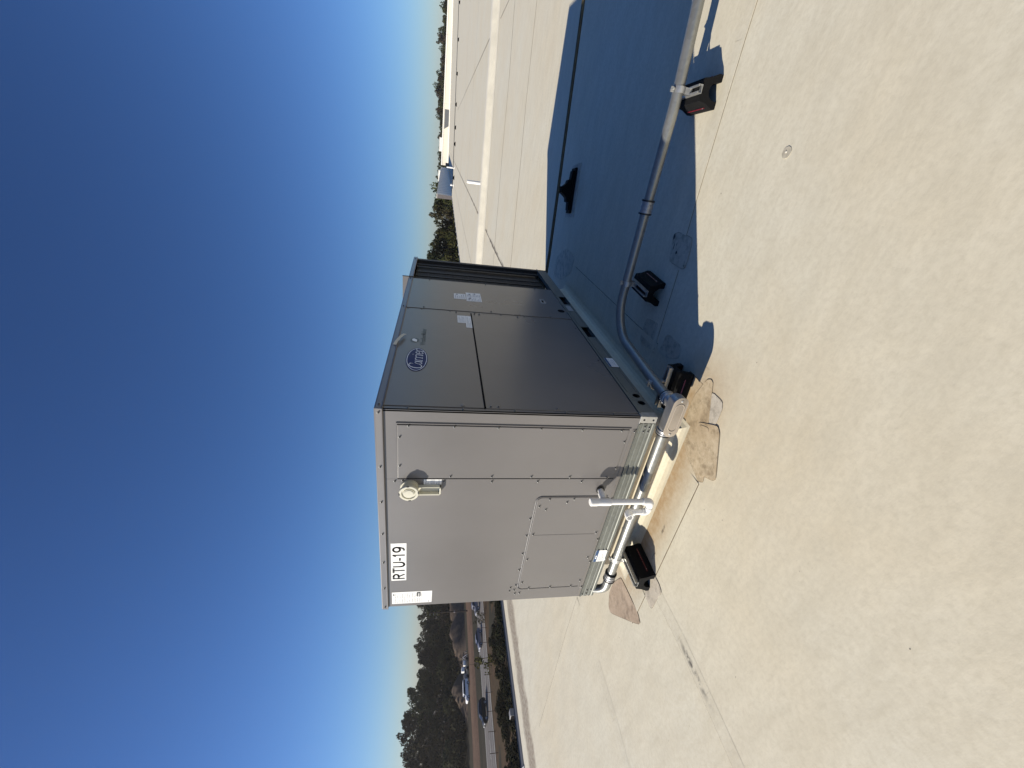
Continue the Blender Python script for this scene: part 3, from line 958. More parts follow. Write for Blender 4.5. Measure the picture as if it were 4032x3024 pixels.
# the badge word, drawn with pen strokes as slanted roman letters
def strokes(mb, segs, x, z, s, depth, w0):
    for st_ in segs:
        pts_ = [Vector((x + (p[0] + .22 * p[1]) * s, z + p[1] * s * 1.0)) for p in st_]
        ws = [(p[2] if len(p) > 2 else 1) * w0 for p in st_]
        for i in range(len(pts_) - 1):
            a, b = pts_[i], pts_[i + 1]
            d = (b - a)
            if d.length < 1e-6: continue
            d.normalize(); nn = Vector((-d.y, d.x))
            e = d * w0 * .35
            q = [a - e + nn * ws[i], a - e - nn * ws[i], b + e - nn * ws[i + 1], b + e + nn * ws[i + 1]]
            mb.add([(depth, p.x, p.y) for p in q], [(0, 1, 2, 3)])
def arc(cx, cz, rx, rz, a0, a1, n=12, wf=None):
    return [(cx + rx * math.cos(R(a0 + (a1 - a0) * k / n)), cz + rz * math.sin(R(a0 + (a1 - a0) * k / n)), (wf(k / n) if wf else 1)) for k in range(n + 1)]
G_C = [arc(.42, .52, .38, .52, 40, 325, 18, lambda t: .5 + .9 * math.sin(math.pi * t)), [(.74, .98, .5), (.71, .72, .5)]]
G_a = [arc(.22, .29, .19, .28, 20, 380, 16, lambda t: .75), [(.47, .60, 1.1), (.47, .06, 1.1), (.60, .0, .7)]]
G_r = [[(.10, .58, 1), (.10, .0, 1.1)], arc(.34, .34, .24, .24, 175, 60, 6, lambda t: .6 + .5 * t), [(.0, .0, .5), (.22, .0, .5)]]
G_i = [[(.10, .58, 1.1), (.10, .0, 1.1)], [(.09, .82, 1.3), (.115, .82, 1.3)], [(.0, .0, .5), (.22, .0, .5)], [(.0, .56, .5), (.10, .58, .5)]]
G_e = [[(.04, .30, .6), (.44, .34, .6)], arc(.24, .30, .22, .30, 10, 325, 16, lambda t: .6 + .6 * math.sin(math.pi * t))]
mb = MB()
s_ = .070
xx = .527 - .120
for g, adv in ((G_C, .88), (G_a, .72), (G_r, .58), (G_r, .58), (G_i, .36), (G_e, .58), (G_r, .5)):
    strokes(mb, g, xx, 1.5095, s_, .00668, .0024)
    xx += adv * s_ * .83
mb.build('badge_lettering', 'logo_white', ov)
text_mesh('name_lettering', "WeatherMaker", 'logo_green', u, (.0043, .858, 1.517), .046, 'side', .92, .0, .0006)
em = MB().prism([(.034 * math.cos(a), .028 * math.sin(a)) for a in np.linspace(0, 2 * math.pi, 25)[:-1]], (.004, .795, 1.569), (0, 1, 0), (0, 0, 1), (1, 0, 0), .0010).build('round_emblem', 'logo_green', u)
MB().prism([(-.026, -.012), (.004, -.014), (.024, .006), (.01, .018), (-.012, .014)], (.005, .795, 1.569), (0, 1, 0), (0, 0, 1), (1, 0, 0), .0006).build('emblem_leaf', 'label_white', em)
# notice labels
def notice(y0, y1, z0, z1, rows, seed, mat='label_white', x=.004, blot=0, cols=1):
    l_ = MB().box(x, x + .0009, y0, y1, z0, z1).build('notice_label', mat, u)
    mb = MB(); scribble(mb, y0 + .008, y1 - .008, z0 + .006, z1 - .006, rows, 'side', x + .001, seed, .3, cols)
    rr = random.Random(seed)
    for k in range(blot):
        yc = rr.uniform(y0 + .03, y1 - .03); zc = rr.uniform(z0 + .03, z1 - .03)
        mb.box(x + .001, x + .0018, yc, yc + .028, zc, zc + .012)
    mb.build('small_print', 'ink_soft', l_)
notice(1.146, 1.289, 1.229, 1.287, 6, 21)
notice(1.064, 1.288, 1.1855, 1.2275, 4, 22)
notice(1.677, 1.814, 1.205, 1.303, 5, 23, blot=1)
notice(1.640, 1.745, 1.072, 1.200, 9, 24, blot=2)
notice(1.748, 1.862, 1.072, 1.200, 9, 25, blot=2)
gl = MB().box(.004, .0055, 1.734, 1.842, .495, .538).build('small_window_plate', 'label_grey', u)
MB().box(.0056, .006, 1.760, 1.815, .506, .527).build('plate_window', 'void', gl)
MB().prism([(.034 * math.cos(a), .030 * math.sin(a)) for a in np.linspace(0, 2 * math.pi, 25)[:-1]], (.0041, 1.571, .398), (0, 1, 0), (0, 0, 1), (1, 0, 0), .0005).build('knockout_hole', 'void', u)
# curl of tape hanging from the top lip
tp = MB()
pl = [(.016, .685, 1.684), (.022, .72, 1.676), (.028, .77, 1.660), (.026, .81, 1.648), (.022, .842, 1.634)]
vs = []
for p in pl:
    vs += [(p[0], p[1] - .004, p[2] - .009), (p[0], p[1] + .004, p[2] + .009)]
tp.add(vs, [(2 * i, 2 * i + 1, 2 * i + 3, 2 * i + 2) for i in range(4)])
tpo = tp.build('loose_tape', 'tape', u)
sm = tpo.modifiers.new('thickness', 'SOLIDIFY'); sm.thickness = .0012

# ---- round cap housing on the sunlit face (weatherproof handle box)
dc = MB()
cx, cz = -.505, 1.542
dc.lathe((cx + .012, 0, cz), (0, -1, 0), [(0, .048), (.012, .048), (.012, .040), (.040, .040), (.044, .0425)], 36)
dco = dc.build('cap_housing', 'beige_plastic', u)
rg = MB().lathe((cx + .012, 0, cz), (0, -1, 0), [(.040, .0425), (.042, .0515), (.0505, .0515), (.054, .049), (.054, .0385), (.048, .0365), (.048, .030), (.0535, .029), (.0535, .0245), (.056, .0235), (.056, 0)], 40)
rg.build('cap_face', 'beige_plastic', dco)
for a in (0, 90, 180, 270):
    a = R(a + 6)
    MB().obox((cx + .012 + .0495 * math.cos(a), -.0525, cz + .0495 * math.sin(a)), Vector((math.cos(a), 0, math.sin(a))), Vector((0, 1, 0)), Vector((-math.sin(a), 0, math.cos(a))), .0032, .0026, .0065).build('cap_notch', 'ink', dco)
# channel shaped arm below the cap
hb = MB()
x0, x1 = -.528, -.478
hb.box(x0, x0 + .007, -.030, -.001, 1.376, 1.497).box(x1 - .003, x1, -.022, -.001, 1.376, 1.497).box(x0, x1, -.030, -.001, 1.376, 1.383).box(x0 + .007, x1 - .003, -.010, -.001, 1.383, 1.497)
hb.build('cap_arm', 'beige_plastic', dco, .001)
al = MB().box(-.477, -.437, -.0012, -.0003, 1.374, 1.468).build('arm_label', 'label_white', u)
mb = MB()
for k in range(3):
    scribble(mb, -.473, -.441, 1.381 + k * .029, 1.404 + k * .029, 4, 'front', -.0013, 30 + k, .35)
mb.build('small_print', 'ink_soft', al)

# ------------------------------------------------------------------ condensate trap (white PVC)
t = empty('condensate_drain_trap', (-.56, -.1, .178), 'white plastic U shaped condensate drain trap below the RTU-19 panel', 'drain pipe')
r = .0168
MB().cyl((-.52, .0, .452), (-.52, -.082, .458), r, 20).build('stub_pipe', 'pvc', t)
MB().lathe((-.52, -.0045, .452), (0, -1, 0), [(0, .026), (.006, .026), (.006, r)], 24).build('rubber_gasket', 'dark_ring', t)
MB().lathe((-.52, -.035, .4545), (0, -1, .05), [(0, .0215), (.03, .0215), (.045, .019)], 24).build('stub_socket', 'pvc', t)
MB().cyl((-.52, -.1, .19), (-.52, -.1, .44), r, 24).build('riser_pipe', 'pvc', t)
MB().lathe((-.52, -.1, .424), (0, 0, 1), [(0, r), (0, .0215), (.052, .0215), (.054, .0205), (.082, .0205), (.082, .0225), (.118, .0225), (.122, .019), (.122, 0)], 28).build('tee_and_cap', 'pvc', t)
MB().tube(arcpath([(-.52, -.1, .225), (-.52, -.1, .172), (-.565, -.1, .172)], [.022], 8), .0215, 24).build('bottom_elbow', 'pvc', t)
MB().tube(arcpath([(-.555, -.1, .172), (-.604, -.1, .172), (-.604, -.1, .205)], [.02], 8), .0208, 24).build('bottom_elbow', 'pvc', t)
MB().lathe((-.5655, -.1, .172), (-1, 0, 0), [(-.0015, .0216), (-.0015, .0226), (.0015, .0226), (.0015, .0208)], 24).build('glue_ring', 'ink_soft', t)
MB().cyl((-.604, -.1, .2), (-.604, -.1, .27), r, 24).build('outlet_riser', 'pvc', t)
MB().tube(arcpath([(-.604, -.1, .255), (-.604, -.1, .298), (-.604, -.142, .298)], [.022], 8), .0215, 24, caps=False).build('outlet_elbow', 'pvc', t)
MB().lathe((-.604, -.142, .298), (0, -1, 0), [(0, .0215), (.003, .0215), (.003, .0165), (-.03, .0165), (-.03, 0)], 24).build('outlet_lip', 'pvc', t)

# ------------------------------------------------------------------ electrical conduit round the unit
CZ = .178
CR = .030
cn = empty('electrical_conduit', (-.6, 0, CZ), 'galvanized steel conduit running round the front corner of the grey unit', 'conduit')
fp = arcpath([(-.115, .012, CZ), (-1.545, -.008, CZ), (-1.50, .055, CZ + .125)], [.085], 14)
MB().tube(fp, CR, 32).build('front_pipe', 'conduit', cn)
rp = arcpath([(.073, .10, CZ), (.085, .34, CZ), (.135, .945, CZ + .005), (.93, .945, CZ + .005), (1.5, .940, CZ + .005), (2.9, 1.10, CZ + .005)], [.5, .27, .8, 1.5], 16)
MB().tube(rp, CR, 32).build('side_pipe', 'conduit', cn)
def coupling(c, d, L=.06):
    c = Vector(c); d = Vector(d).normalized()
    MB().lathe(c - d * L / 2, d, [(0, .031), (0, .037), (L * .22, .0385), (L * .22, .0355), (L * .36, .0345), (L * .36, .0375), (L * .5, .039), (L * .64, .0375), (L * .64, .0345), (L * .78, .0355), (L * .78, .0385), (L, .037), (L, .031)], 32).build('coupling', 'cast_metal', cn)
    MB().lathe(c - d * (L / 2 + .004), d, [(-.003, .0305), (-.003, .0405), (.006, .0405), (.006, .0305)], 32).build('coupling_gasket', 'dark_ring', cn)
    MB().lathe(c + d * (L / 2), d, [(-.002, .0305), (-.002, .0400), (.007, .0400), (.007, .0305)], 32).build('coupling_gasket', 'dark_ring', cn)
coupling((-1.335, -.006, CZ), (1, .015, 0), .058)
coupling((.935, .945, CZ + .005), (1, 0, 0), .07)
# pulling elbow at the corner
MB().prism([(-.115, -.036), (-.085, -.040), (.085, -.040), (.117, -.026), (.122, .0), (.117, .026), (.085, .040), (-.085, .040), (-.115, .036)], (.018, .045, CZ + .022), (1, 0, 0), (0, -math.sin(R(38)), math.cos(R(38))), (0, -math.cos(R(38)), -math.sin(R(38))), .001)
eb = MB()
ca, sa = math.cos(R(2)), math.sin(R(2))
U_, V_, W_ = Vector((1, 0, 0)), Vector((0, -sa, -ca)) * -1, Vector((0, -ca, sa))
# body: capsule outline swept from the back to the cover face
def capsule(hl, hr, n=10):
    out = []
    for k in range(n + 1):
        a = R(-90 + 180 * k / n); out.append((hl + hr * math.cos(a), hr * math.sin(a)))
    for k in range(n + 1):
        a = R(90 + 180 * k / n); out.append((-hl + hr * math.cos(a), hr * math.sin(a)))
    return out
bc = Vector((.030, .0, CZ + .002))
def cap_loft(secs, mat, name, par, smooth=True, bev=0):
    vs = []; fs = []
    m = None
    for (d, hl, hr) in secs:
        pts_ = capsule(hl, hr)
        m = len(pts_)
        vs += [bc + U_ * p[0] + V_ * p[1] + W_ * d for p in pts_]
    for i in range(len(secs) - 1):
        for k in range(m):
            k2 = (k + 1) % m
            fs.append((i * m + k, i * m + k2, (i + 1) * m + k2, (i + 1) * m + k))
    fs.append(tuple(reversed(range(m)))); fs.append(tuple(range((len(secs) - 1) * m, len(secs) * m)))
    return MB().add(vs, fs, smooth).build(name, mat, par, bev)
body = cap_loft([(-.032, .070, .020), (-.028, .078, .032), (-.005, .082, .037), (.040, .082, .0385), (.043, .083, .0395)], 'cast_metal', 'pulling_elbow', cn)
cov = cap_loft([(.0435, .084, .0405), (.0465, .084, .0405), (.0475, .0835, .0395)], 'cover_paint', 'elbow_cover', body)
ridge_ = MB()
rp_ = [bc + U_ * p[0] + V_ * p[1] + W_ * .0478 for p in capsule(.062, .0235, 10)]
rp_.append(rp_[0])
ridge_.tube(rp_, .0028, 8, caps=False).build('pressed_rim', 'cover_paint', body)
for sgn in (-1, 1):
    q = bc + U_ * (.104 * sgn) + W_ * .0475
    MB().lathe(q, W_, [(0, .0065), (.002, .0062), (.004, .003), (.004, 0)], 14).build('cover_screw', 'bracket', body)
# hubs
MB().lathe((-.052, .016, CZ), (-1, 0, 0), [(0, .036), (.03, .036), (.034, .041), (.040, .041), (.041, .037), (.052, .037), (.053, .040), (.060, .040), (.062, .031)], 32).build('hub', 'cast_metal', body)
MB().lathe((-.113, .014, CZ), (-1, 0, 0), [(0, .031), (0, .0405), (.005, .0405), (.008, .031)], 32).build('hub_gasket', 'dark_ring', body)
MB().lathe((.072, .045, CZ), (0, 1, 0), [(-.02, .036), (.022, .036), (.026, .041), (.033, .041), (.034, .037), (.044, .037), (.045, .040), (.053, .040), (.055, .031)], 32).build('hub', 'cast_metal', body)
MB().lathe((.072, .099, CZ), (0, 1, 0), [(0, .031), (0, .0405), (.006, .0405), (.009, .031)], 32).build('hub_gasket', 'dark_ring', body)

# ------------------------------------------------------------------ rubber pipe supports (long axis = local Y)
def make_support(label):
    s = empty('rubber_pipe_support', (0, 0, 0), label, 'pipe support', 'black rubber blocks carrying the conduit')
    pts_ = []
    # end profile in (x, z) with an arch cut from below
    pts_ = [(-.078, 0), (-.080, .022), (-.060, .060), (-.052, .100), (-.030, .104), (.030, .104), (.052, .100), (.060, .060), (.080, .022), (.078, 0), (.046, 0)]
    for k in range(9):
        a = math.pi * k / 8
        pts_.append((.044 * math.cos(a), .002 + .058 * math.sin(a) ** .8))
    pts_.append((-.046, 0))
    MB().prism(pts_, (0, -.122, 0), (1, 0, 0), (0, 0, 1), (0, 1, 0), .244).build('block', 'black_rubber', s)
    for sx in (-1, 1):
        st_ = MB().obox((sx * .0715, 0, .0420), Vector((0, 1, 0)), Vector((sx * .455, 0, -.89)).normalized(), Vector((sx * .89, 0, .455)).normalized(), .085, .0028, .0014).build('reflective_stripe', 'red_stripe', s)
        MB().lathe((sx * .0725, -.07, .042), (sx * .89, 0, .455), [(0, .0026), (.0022, .002), (.0022, 0)], 8).build('stud', 'bracket', st_)
    # strut channel on top, open upwards
    ch = [(-.0205, .1035), (.0205, .1035), (.0205, .127), (.011, .127), (.011, .1205), (.0135, .1205), (.0135, .1245), (.018, .1245), (.018, .106), (-.018, .106), (-.018, .1245), (-.0135, .1245), (-.0135, .1205), (-.011, .1205), (-.011, .127), (-.0205, .127)]
    MB().prism(ch, (0, -.128, 0), (1, 0, 0), (0, 0, 1), (0, 1, 0), .256).build('strut_channel', 'bracket', s)
    MB().box(-.0177, .0177, -.10, .10, .1062, .1066).build('channel_floor', 'dark_ring', s)
    # two piece pipe clamp round the conduit (pipe runs along local X)
    ph = CZ
    arc_ = [(.0315 * math.cos(R(a)), ph + .0315 * math.sin(R(a))) for a in range(-60, 241, 20)]
    vs = []; fs = []
    W2 = .016
    pr = [(-.020, .122), (-.0255, .135)] + []
    outer = []
    for a in range(-62, 243, 16):
        outer.append((.0338 * math.cos(R(a)), ph + .0338 * math.sin(R(a))))
    inner = [(p[0] * .0306 / .0338, ph + (p[1] - ph) * .0306 / .0338) for p in outer]
    loop = outer + inner[::-1]
    MB().prism(loop, (-W2, 0, 0), (0, 1, 0), (0, 0, 1), (1, 0, 0), 2 * W2).build('clamp_strap', 'bracket', s)
    mb = MB()
    for sgn in (-1, 1):
        mb.box(-W2, W2, sgn * .018 - .0015, sgn * .018 + .0015, .112, ph - .024)
        mb.box(-W2 * .8, W2 * .8, sgn * .0035 - .0013, sgn * .0035 + .0013, ph + .031, ph + .050)
    mb.build('clamp_ear', 'bracket', s)
    MB().cyl((0, -.020, ph + .041), (0, .022, ph + .041), .0032, 10).lathe((0, -.013, ph + .041), (0, -1, 0), [(0, .0065), (.006, .0065), (.006, 0)], 6).lathe((0, .008, ph + .041), (0, 1, 0), [(0, .0065), (.006, .0065), (.006, 0)], 6).build('clamp_bolt', 'bracket', s)
    return s
s1 = make_support('black rubber block under the conduit in front of the sunlit unit end')
# slide the clamp parts along the strut to where the conduit crosses
def place(s, loc, rz, off, first=False, label=None):
    c = s if first else copy_tree(s, None, label=label)
    c.location = loc
    c.rotation_euler = (0, 0, rz)
    for ch in c.children:
        if ch.name.startswith('clamp'):
            ch.location = (0, off, 0)
    return c
sup = [((-1.155, -.070, 0), 0.0, .070, None),
       ((.052, .245, 0), R(-87), .02, 'black rubber block in the shade behind the grey corner elbow'),
       ((.452, .890, 0), R(-4), .055, 'black rubber block wholly in shade under the middle of the conduit'),
       ((1.535, .962, 0), R(4), -.018, 'black rubber block half in sunlight under the far end of the conduit')]
for i, (l, rz, off, lab) in enumerate(sup):
    if i:
        place(s1, l, rz, off, False, lab)
place(s1, sup[0][0], sup[0][1], sup[0][2], True)

# ------------------------------------------------------------------ gas line behind the unit on its black stand
gp = empty('gas_pipe', (1, 3.3, .185), 'thin olive brown gas pipe crossing the roof behind the unit', 'gas pipe')
MB().tube([(-1.4, 3.06, .185), (.16, 3.10, .185), (.89, 3.205, .185), (1.5, 3.30, .185), (3.2, 3.56, .185), (6, 3.98, .185)], .0165, 16).build('pipe', 'gas_pipe', gp)
for x in (-.9, 3.25):
    pass
gs = empty('gas_pipe_stand', (.84, 3.27, 0), 'low black plastic pipe stand on a pale pad in the big shadow', 'pipe support')
gd = Vector((.96, .14, 0)).normalized(); gn = Vector((-gd.y, gd.x, 0))
def gl_(a, b, z): return Vector((.83, 3.24, 0)) + gd * a + gn * b + Vector((0, 0, z))
MB().add([gl_(-.27, -.16, .001), gl_(.27, -.16, .001), gl_(.27, .16, .001), gl_(-.27, .16, .001), gl_(-.27, -.16, .005), gl_(.27, -.16, .005), gl_(.27, .16, .005), gl_(-.27, .16, .005)],
         [(4, 5, 6, 7), (0, 1, 5, 4), (1, 2, 6, 5), (2, 3, 7, 6), (3, 0, 4, 7)]).build('slip_pad', 'patch_pale', gs)
sil = [(-.20, .006), (.20, .006), (.20, .05), (.115, .055), (.105, .085), (.07, .095), (.045, .125), (.03, .14), (.03, .168), (.018, .168), (.016, .15), (-.016, .15), (-.018, .168), (-.03, .168), (-.035, .135), (-.06, .10), (-.08, .08), (-.115, .075), (-.12, .05), (-.20, .045)]
MB().prism(sil, gl_(0, -.05, 0), gd, (0, 0, 1), gn, .10).build('stand_body', 'black_rubber', gs, .003)
MB().prism([(-.23, .006), (.23, .006), (.23, .03), (-.23, .03)], gl_(0, -.075, 0), gd, (0, 0, 1), gn, .15).build('stand_foot', 'black_rubber', gs, .004)

# ------------------------------------------------------------------ raised white expansion joint across the roof
ej = empty('expansion_joint', (0, 13.5, 0), 'long raised white membrane covered ridge crossing the roof behind the unit', 'roof ridge')
def ejp(x):  # front foot of the ridge
    return 13.22 + .235 * x + .008 * x * x * (1 if x > 0 else .4)
xs_ = [-6.1, -4, -2.3, -1, .3, 1.5, 2.9, 4, 5.2, 6.5, 8, 10, 12]
secs = []
pf = [(-.25, .004), (-.08, .02), (0, .045), (.06, .16), (.12, .20), (.30, .215), (.52, .20), (.56, .03), (.60, .0)]
vs = []; fs = []
for x in xs_:
    for (d, h) in pf:
        vs.append((x, ejp(x) + d, h))
m = len(pf)
for i in range(len(xs_) - 1):
    for k in range(m - 1):
        fs.append((i * m + k, (i + 1) * m + k, (i + 1) * m + k + 1, i * m + k + 1))
MB().add(vs, fs, True).build('ridge_cover', 'ridge_cream', ej)
def vent(loc, h, r_, label):
    v = empty('vent_pipe', loc, label, 'vent pipe', 'white pipes standing up from the roof')
    x, y, z = loc
    MB().lathe(loc, (0, 0, 1), [(.0, r_ * 2.6), (.02, r_ * 1.9), (.06, r_ * 1.25), (.10, r_ * 1.1)], 20).build('pipe_boot', 'tpo_bright', v)
    MB().lathe(loc, (0, 0, 1), [(.05, r_), (h, r_), (h, r_ * .82), (h - .1, r_ * .8), (h - .1, 0)], 20).build('pipe', 'pvc', v)
vent((.02, 14.35, .0), .62, .055, 'white vent pipe standing beside the raised white roof ridge')
vent((-1.9, 63.5, 0), 1.05, .10, 'taller white vent pipe far off near the thin black pipe')
vent((-4.0, 62.4, 0), .45, .12, 'short white vent pipe far off at the left roof side')

# thin black pipe on small blocks, far across the roof
bp_ = empty('thin_black_pipe', (5, 70, 0), 'thin dark pipe on small blocks far across the roof', 'pipe')
pl_ = [(-4.1, 58.6), (-1.76, 60.9), (1.0, 64.0), (3.0, 66.4), (5.9, 69.6), (10.0, 74.2), (14.8, 79.2), (20.6, 86), (30, 97)]
MB().tube([(a, b, .20) for a, b in pl_], .035, 8).build('pipe', 'wire', bp_)
base_ = MB().prism([(-.32, 0), (.32, 0), (.10, .17), (-.10, .17)], (-.12, 0, 0), (0, 1, 0), (0, 0, 1), (1, 0, 0), .24)
proto = own(base_, 'pipe_block', 'black_rubber', (0, 0, 0), label='small black block under the thin far pipe', cat='pipe support', group='blocks under the thin far pipe')
labs = ['small black block under the thin far pipe beside the short vent pipe', 'small black block under the thin far pipe just right of the tall vent', 'second small black block right of the tall far vent pipe',
        'third small black block right of the tall far vent pipe', 'fourth small black block right of the tall far vent pipe', 'fifth small black block right of the tall far vent pipe', 'small black block at the frame edge under the thin far pipe']
for i, p in enumerate([(-2.9, 59.8), (1.0, 64.0), (3.0, 66.4), (5.9, 69.6), (10.0, 74.2), (14.8, 79.2), (20.6, 86)]):
    c = proto if i == 0 else proto.copy()
    if i: COL.objects.link(c)
    c.location = (p[0], p[1], 0); c.rotation_euler = (0, 0, R(-42)); c['label'] = labs[i]

# far parapets
pw = empty('grey_parapet', (-6.4, 70, 0), 'pale grey metal parapet with a dark end cap at the far left of the roof', 'parapet')
MB().box(-6.70, -6.22, 70, 151, -.3, 2.28).build('parapet_wall', 'wall_metal', pw)
MB().box(-6.74, -6.18, 69.94, 70, -.3, 2.30).build('end_cap', 'wall_dark', pw)
MB().box(-6.76, -6.14, 69.9, 151, 2.285, 2.36).build('coping', 'tpo_bright', pw)
for k in range(1, 26):
    MB().box(-6.215, -6.205, 70 + k * 3.1, 70 + k * 3.1 + .05, .1, 2.27).build('panel_joint', 'wall_dark', pw)
fw = empty('white_parapet', (30, 230, 0), 'long low white parapet closing off the far end of the roof', 'parapet')
def wallstrip(x0, x1, y0, y1, zb, zt0, zt1, name, mat, par):
    """strip along x whose foot follows the roof (zb True) and whose top is at zt0..zt1"""
    r0, r1 = roof_z(x0, 165), roof_z(x1, 165)
    b0, b1 = (r0 - .05, r1 - .05) if zb is True else (zb, zb)
    t0, t1 = (zt0, zt1)
    vs = [(x0, y0, b0), (x1, y0, b1), (x1, y1, b1), (x0, y1, b0), (x0, y0, t0), (x1, y0, t1), (x1, y1, t1), (x0, y1, t0)]
    return MB().add(vs, [(0, 3, 2, 1), (4, 5, 6, 7), (0, 1, 5, 4), (1, 2, 6, 5), (2, 3, 7, 6), (3, 0, 4, 7)]).build(name, mat, par)
for (xa, xb) in ((-6.2, 12), (12.02, 30), (30.02, 48), (48.02, 66)):
    wallstrip(xa, xb, 165, 165.4, True, 2.1, 2.1, 'parapet_wall', 'tpo_white', fw)
    wallstrip(xa, xb, 164.88, 165.5, 2.1, 2.45, 2.45, 'coping', 'tpo_bright', fw)
    wallstrip(xa, xb, 164.5, 164.99, True, roof_z(xa, 165) + .22, roof_z(xb, 165) + .22, 'cant_strip', 'tpo_bright', fw)
MB().prism([(5.7, .45), (10.45, .45), (10.45, 1.9), (4.8, 1.9)], (0, 164.97, 0), (1, 0, 0), (0, 0, 1), (0, -1, 0), .02).build('painted_wall_shadow', 'edge_metal', fw)  # thin dark sheet imitating a shadow cast on the parapet face
def bigbox(name, x0, x1, y0, y1, z0, z1, label, cat):
    e = empty(name, ((x0 + x1) / 2, (y0 + y1) / 2, z0), label, cat, 'white boxes on the far roof')
    MB().box(x0, x1, y0, y1, z0, z1).build('cabinet', 'tpo_bright', e, .03)
    MB().box(x0 - .05, x1 + .05, y0 - .05, y1 + .05, z1, z1 + .08).build('lid', 'tpo_bright', e)
    MB().box(x0 + .3, x1 - .3, y0 - .02, y0, z0 + .8, z0 + 1.0).build('grille', 'wall_dark', e)
bigbox('far_rooftop_unit', -2.1, 2.2, 168, 174, 0, 3.3, 'white boxy rooftop unit beyond the far parapet, the right one of two', 'rooftop unit')
bigbox('far_rooftop_unit', -11.0, -7.2, 150, 156, 0, 3.05, 'white boxy rooftop unit beyond the grey parapet, the left one of two', 'rooftop unit')
MB()
ob = MB().box(-4.9, -4.1, 132, 133, 0, 1.0)
own(ob, 'dark_roof_box', 'wall_dark', (-4.5, 132, 0), label='small dark square box beside the far end of the grey parapet', cat='box', bevel=.02)

# floodlight on an arm at the roof edge
fl = empty('floodlight', (-6.3, 1.19, 0), 'small grey floodlight on a short arm at the left roof edge', 'floodlight')
MB().cyl((-6.24, 1.19, -.04), (-6.46, 1.21, -.02), .006, 8).build('arm', 'edge_metal', fl)
MB().box(-6.60, -6.46, 1.17, 1.27, -.06, .05).build('housing', 'machine_grey', fl, .008)
MB().box(-6.585, -6.475, 1.165, 1.169, -.05, .04).build('lens', 'glass', fl)

# ------------------------------------------------------------------ vegetation
def crown_mesh(name, mat, h, r_, n, clumps, leaf_s, seed, droop=0.0, shape='round'):
    g = np.random.default_rng(seed)
    cen = []
    while len(cen) < clumps:
        p = g.uniform(-1, 1, 3)
        if np.linalg.norm(p) < 1 and np.linalg.norm(p) > .25:
            if shape == 'cone' and np.hypot(p[0], p[1]) > (1 - p[2]) * .62:
                continue
            cen.append(p)
    cen = np.array(cen) * np.array([r_, r_, h / 2]) * .86
    cr = g.uniform(.22, .42, clumps) * r_
    idx = g.integers(0, clumps, n)
    d = g.normal(size=(n, 3)); d /= np.linalg.norm(d, axis=1)[:, None]
    rad = g.uniform(.45, 1.05, n) ** .5
    P = cen[idx] + d * (cr[idx] * rad)[:, None] * np.array([1, 1, .85])
    P[:, 2] += h / 2
    nrm = d * .7 + g.normal(size=(n, 3)) * .55
    nrm /= np.linalg.norm(nrm, axis=1)[:, None]
    a = np.cross(nrm, g.normal(size=(n, 3))); a /= np.linalg.norm(a, axis=1)[:, None]
    b = np.cross(nrm, a)
    s1 = leaf_s * g.uniform(.6, 1.4, n); s2 = s1 * g.uniform(.45, .9, n)
    V = np.empty((n, 4, 3))
    V[:, 0] = P - a * s1[:, None]; V[:, 1] = P - b * s2[:, None]; V[:, 2] = P + a * s1[:, None]; V[:, 3] = P + b * s2[:, None]
    V = V.reshape(-1, 3)
    me = bpy.data.meshes.new(name)
    F = np.arange(n * 4).reshape(n, 4)
    me.from_pydata(V.tolist(), [], F.tolist())
    me.materials.append(M[mat])
    return me
def trunk_mesh(name, h, r_, seed):
    g = random.Random(seed)
    mb = MB()
    mb.tube([(0, 0, 0), (g.uniform(-.2, .2), g.uniform(-.2, .2), h * .35), (g.uniform(-.3, .3), g.uniform(-.3, .3), h * .85)], r_, 8, rfun=[r_, r_ * .7, r_ * .25])
    for k in range(6):
        a = g.uniform(0, 6.28); z = h * g.uniform(.25, .65); L = h * g.uniform(.15, .28)
        mb.tube([(0, 0, z), (math.cos(a) * L * .6, math.sin(a) * L * .6, z + L * .5), (math.cos(a) * L, math.sin(a) * L, z + L)], r_ * .3, 6, rfun=[r_ * .35, r_ * .22, r_ * .08])
    me = bpy.data.meshes.new(name)
    me.from_pydata(mb.v, [], mb.f)
    me.polygons.foreach_set('use_smooth', [True] * len(me.polygons))
    me.materials.append(M['bark'])
    return me
CR = {}
for i in range(4):
    CR['dark', i] = crown_mesh('crown', 'leaf_dark', 10.5, 4.6, 3000, 26, .34, 40 + i)
    CR['brown', i] = crown_mesh('crown', 'leaf_brown', 11, 4.4, 2600, 24, .30, 60 + i)
for i in range(2):
    CR['cone', i] = crown_mesh('crown', 'leaf_dark', 13, 3.6, 2600, 30, .30, 80 + i, shape='cone')
    CR['shrub', i] = crown_mesh('foliage', 'leaf_shrub', 3.0, 2.2, 1100, 16, .17, 90 + i)
TR = [trunk_mesh('trunk', 14, .28, 5 + i) for i in range(3)]
def tree(kind, x, y, top, s, label, group, ground=GZ):
    e = bpy.data.objects.new('tree', None); COL.objects.link(e)
    e.location = (x, y, ground); e.rotation_euler = (0, 0, random.uniform(0, 6.28))
    tag(e, label, 'tree', group)
    H = top - ground
    ch = {'dark': 10.5, 'brown': 11, 'cone': 13}[kind]
    i = random.randrange(4 if kind != 'cone' else 2)
    c = bpy.data.objects.new('crown', CR[kind, i]); COL.objects.link(c); c.parent = e
    zs = min(1.5, max(.6, H * .62 / ch))
    c.scale = (s, s, zs); c.location = (0, 0, H - ch * zs * .97)
    t_ = bpy.data.objects.new('trunk', TR[random.randrange(3)]); COL.objects.link(t_); t_.parent = e
    t_.scale = (1, 1, (H * .9) / 14)
    return e
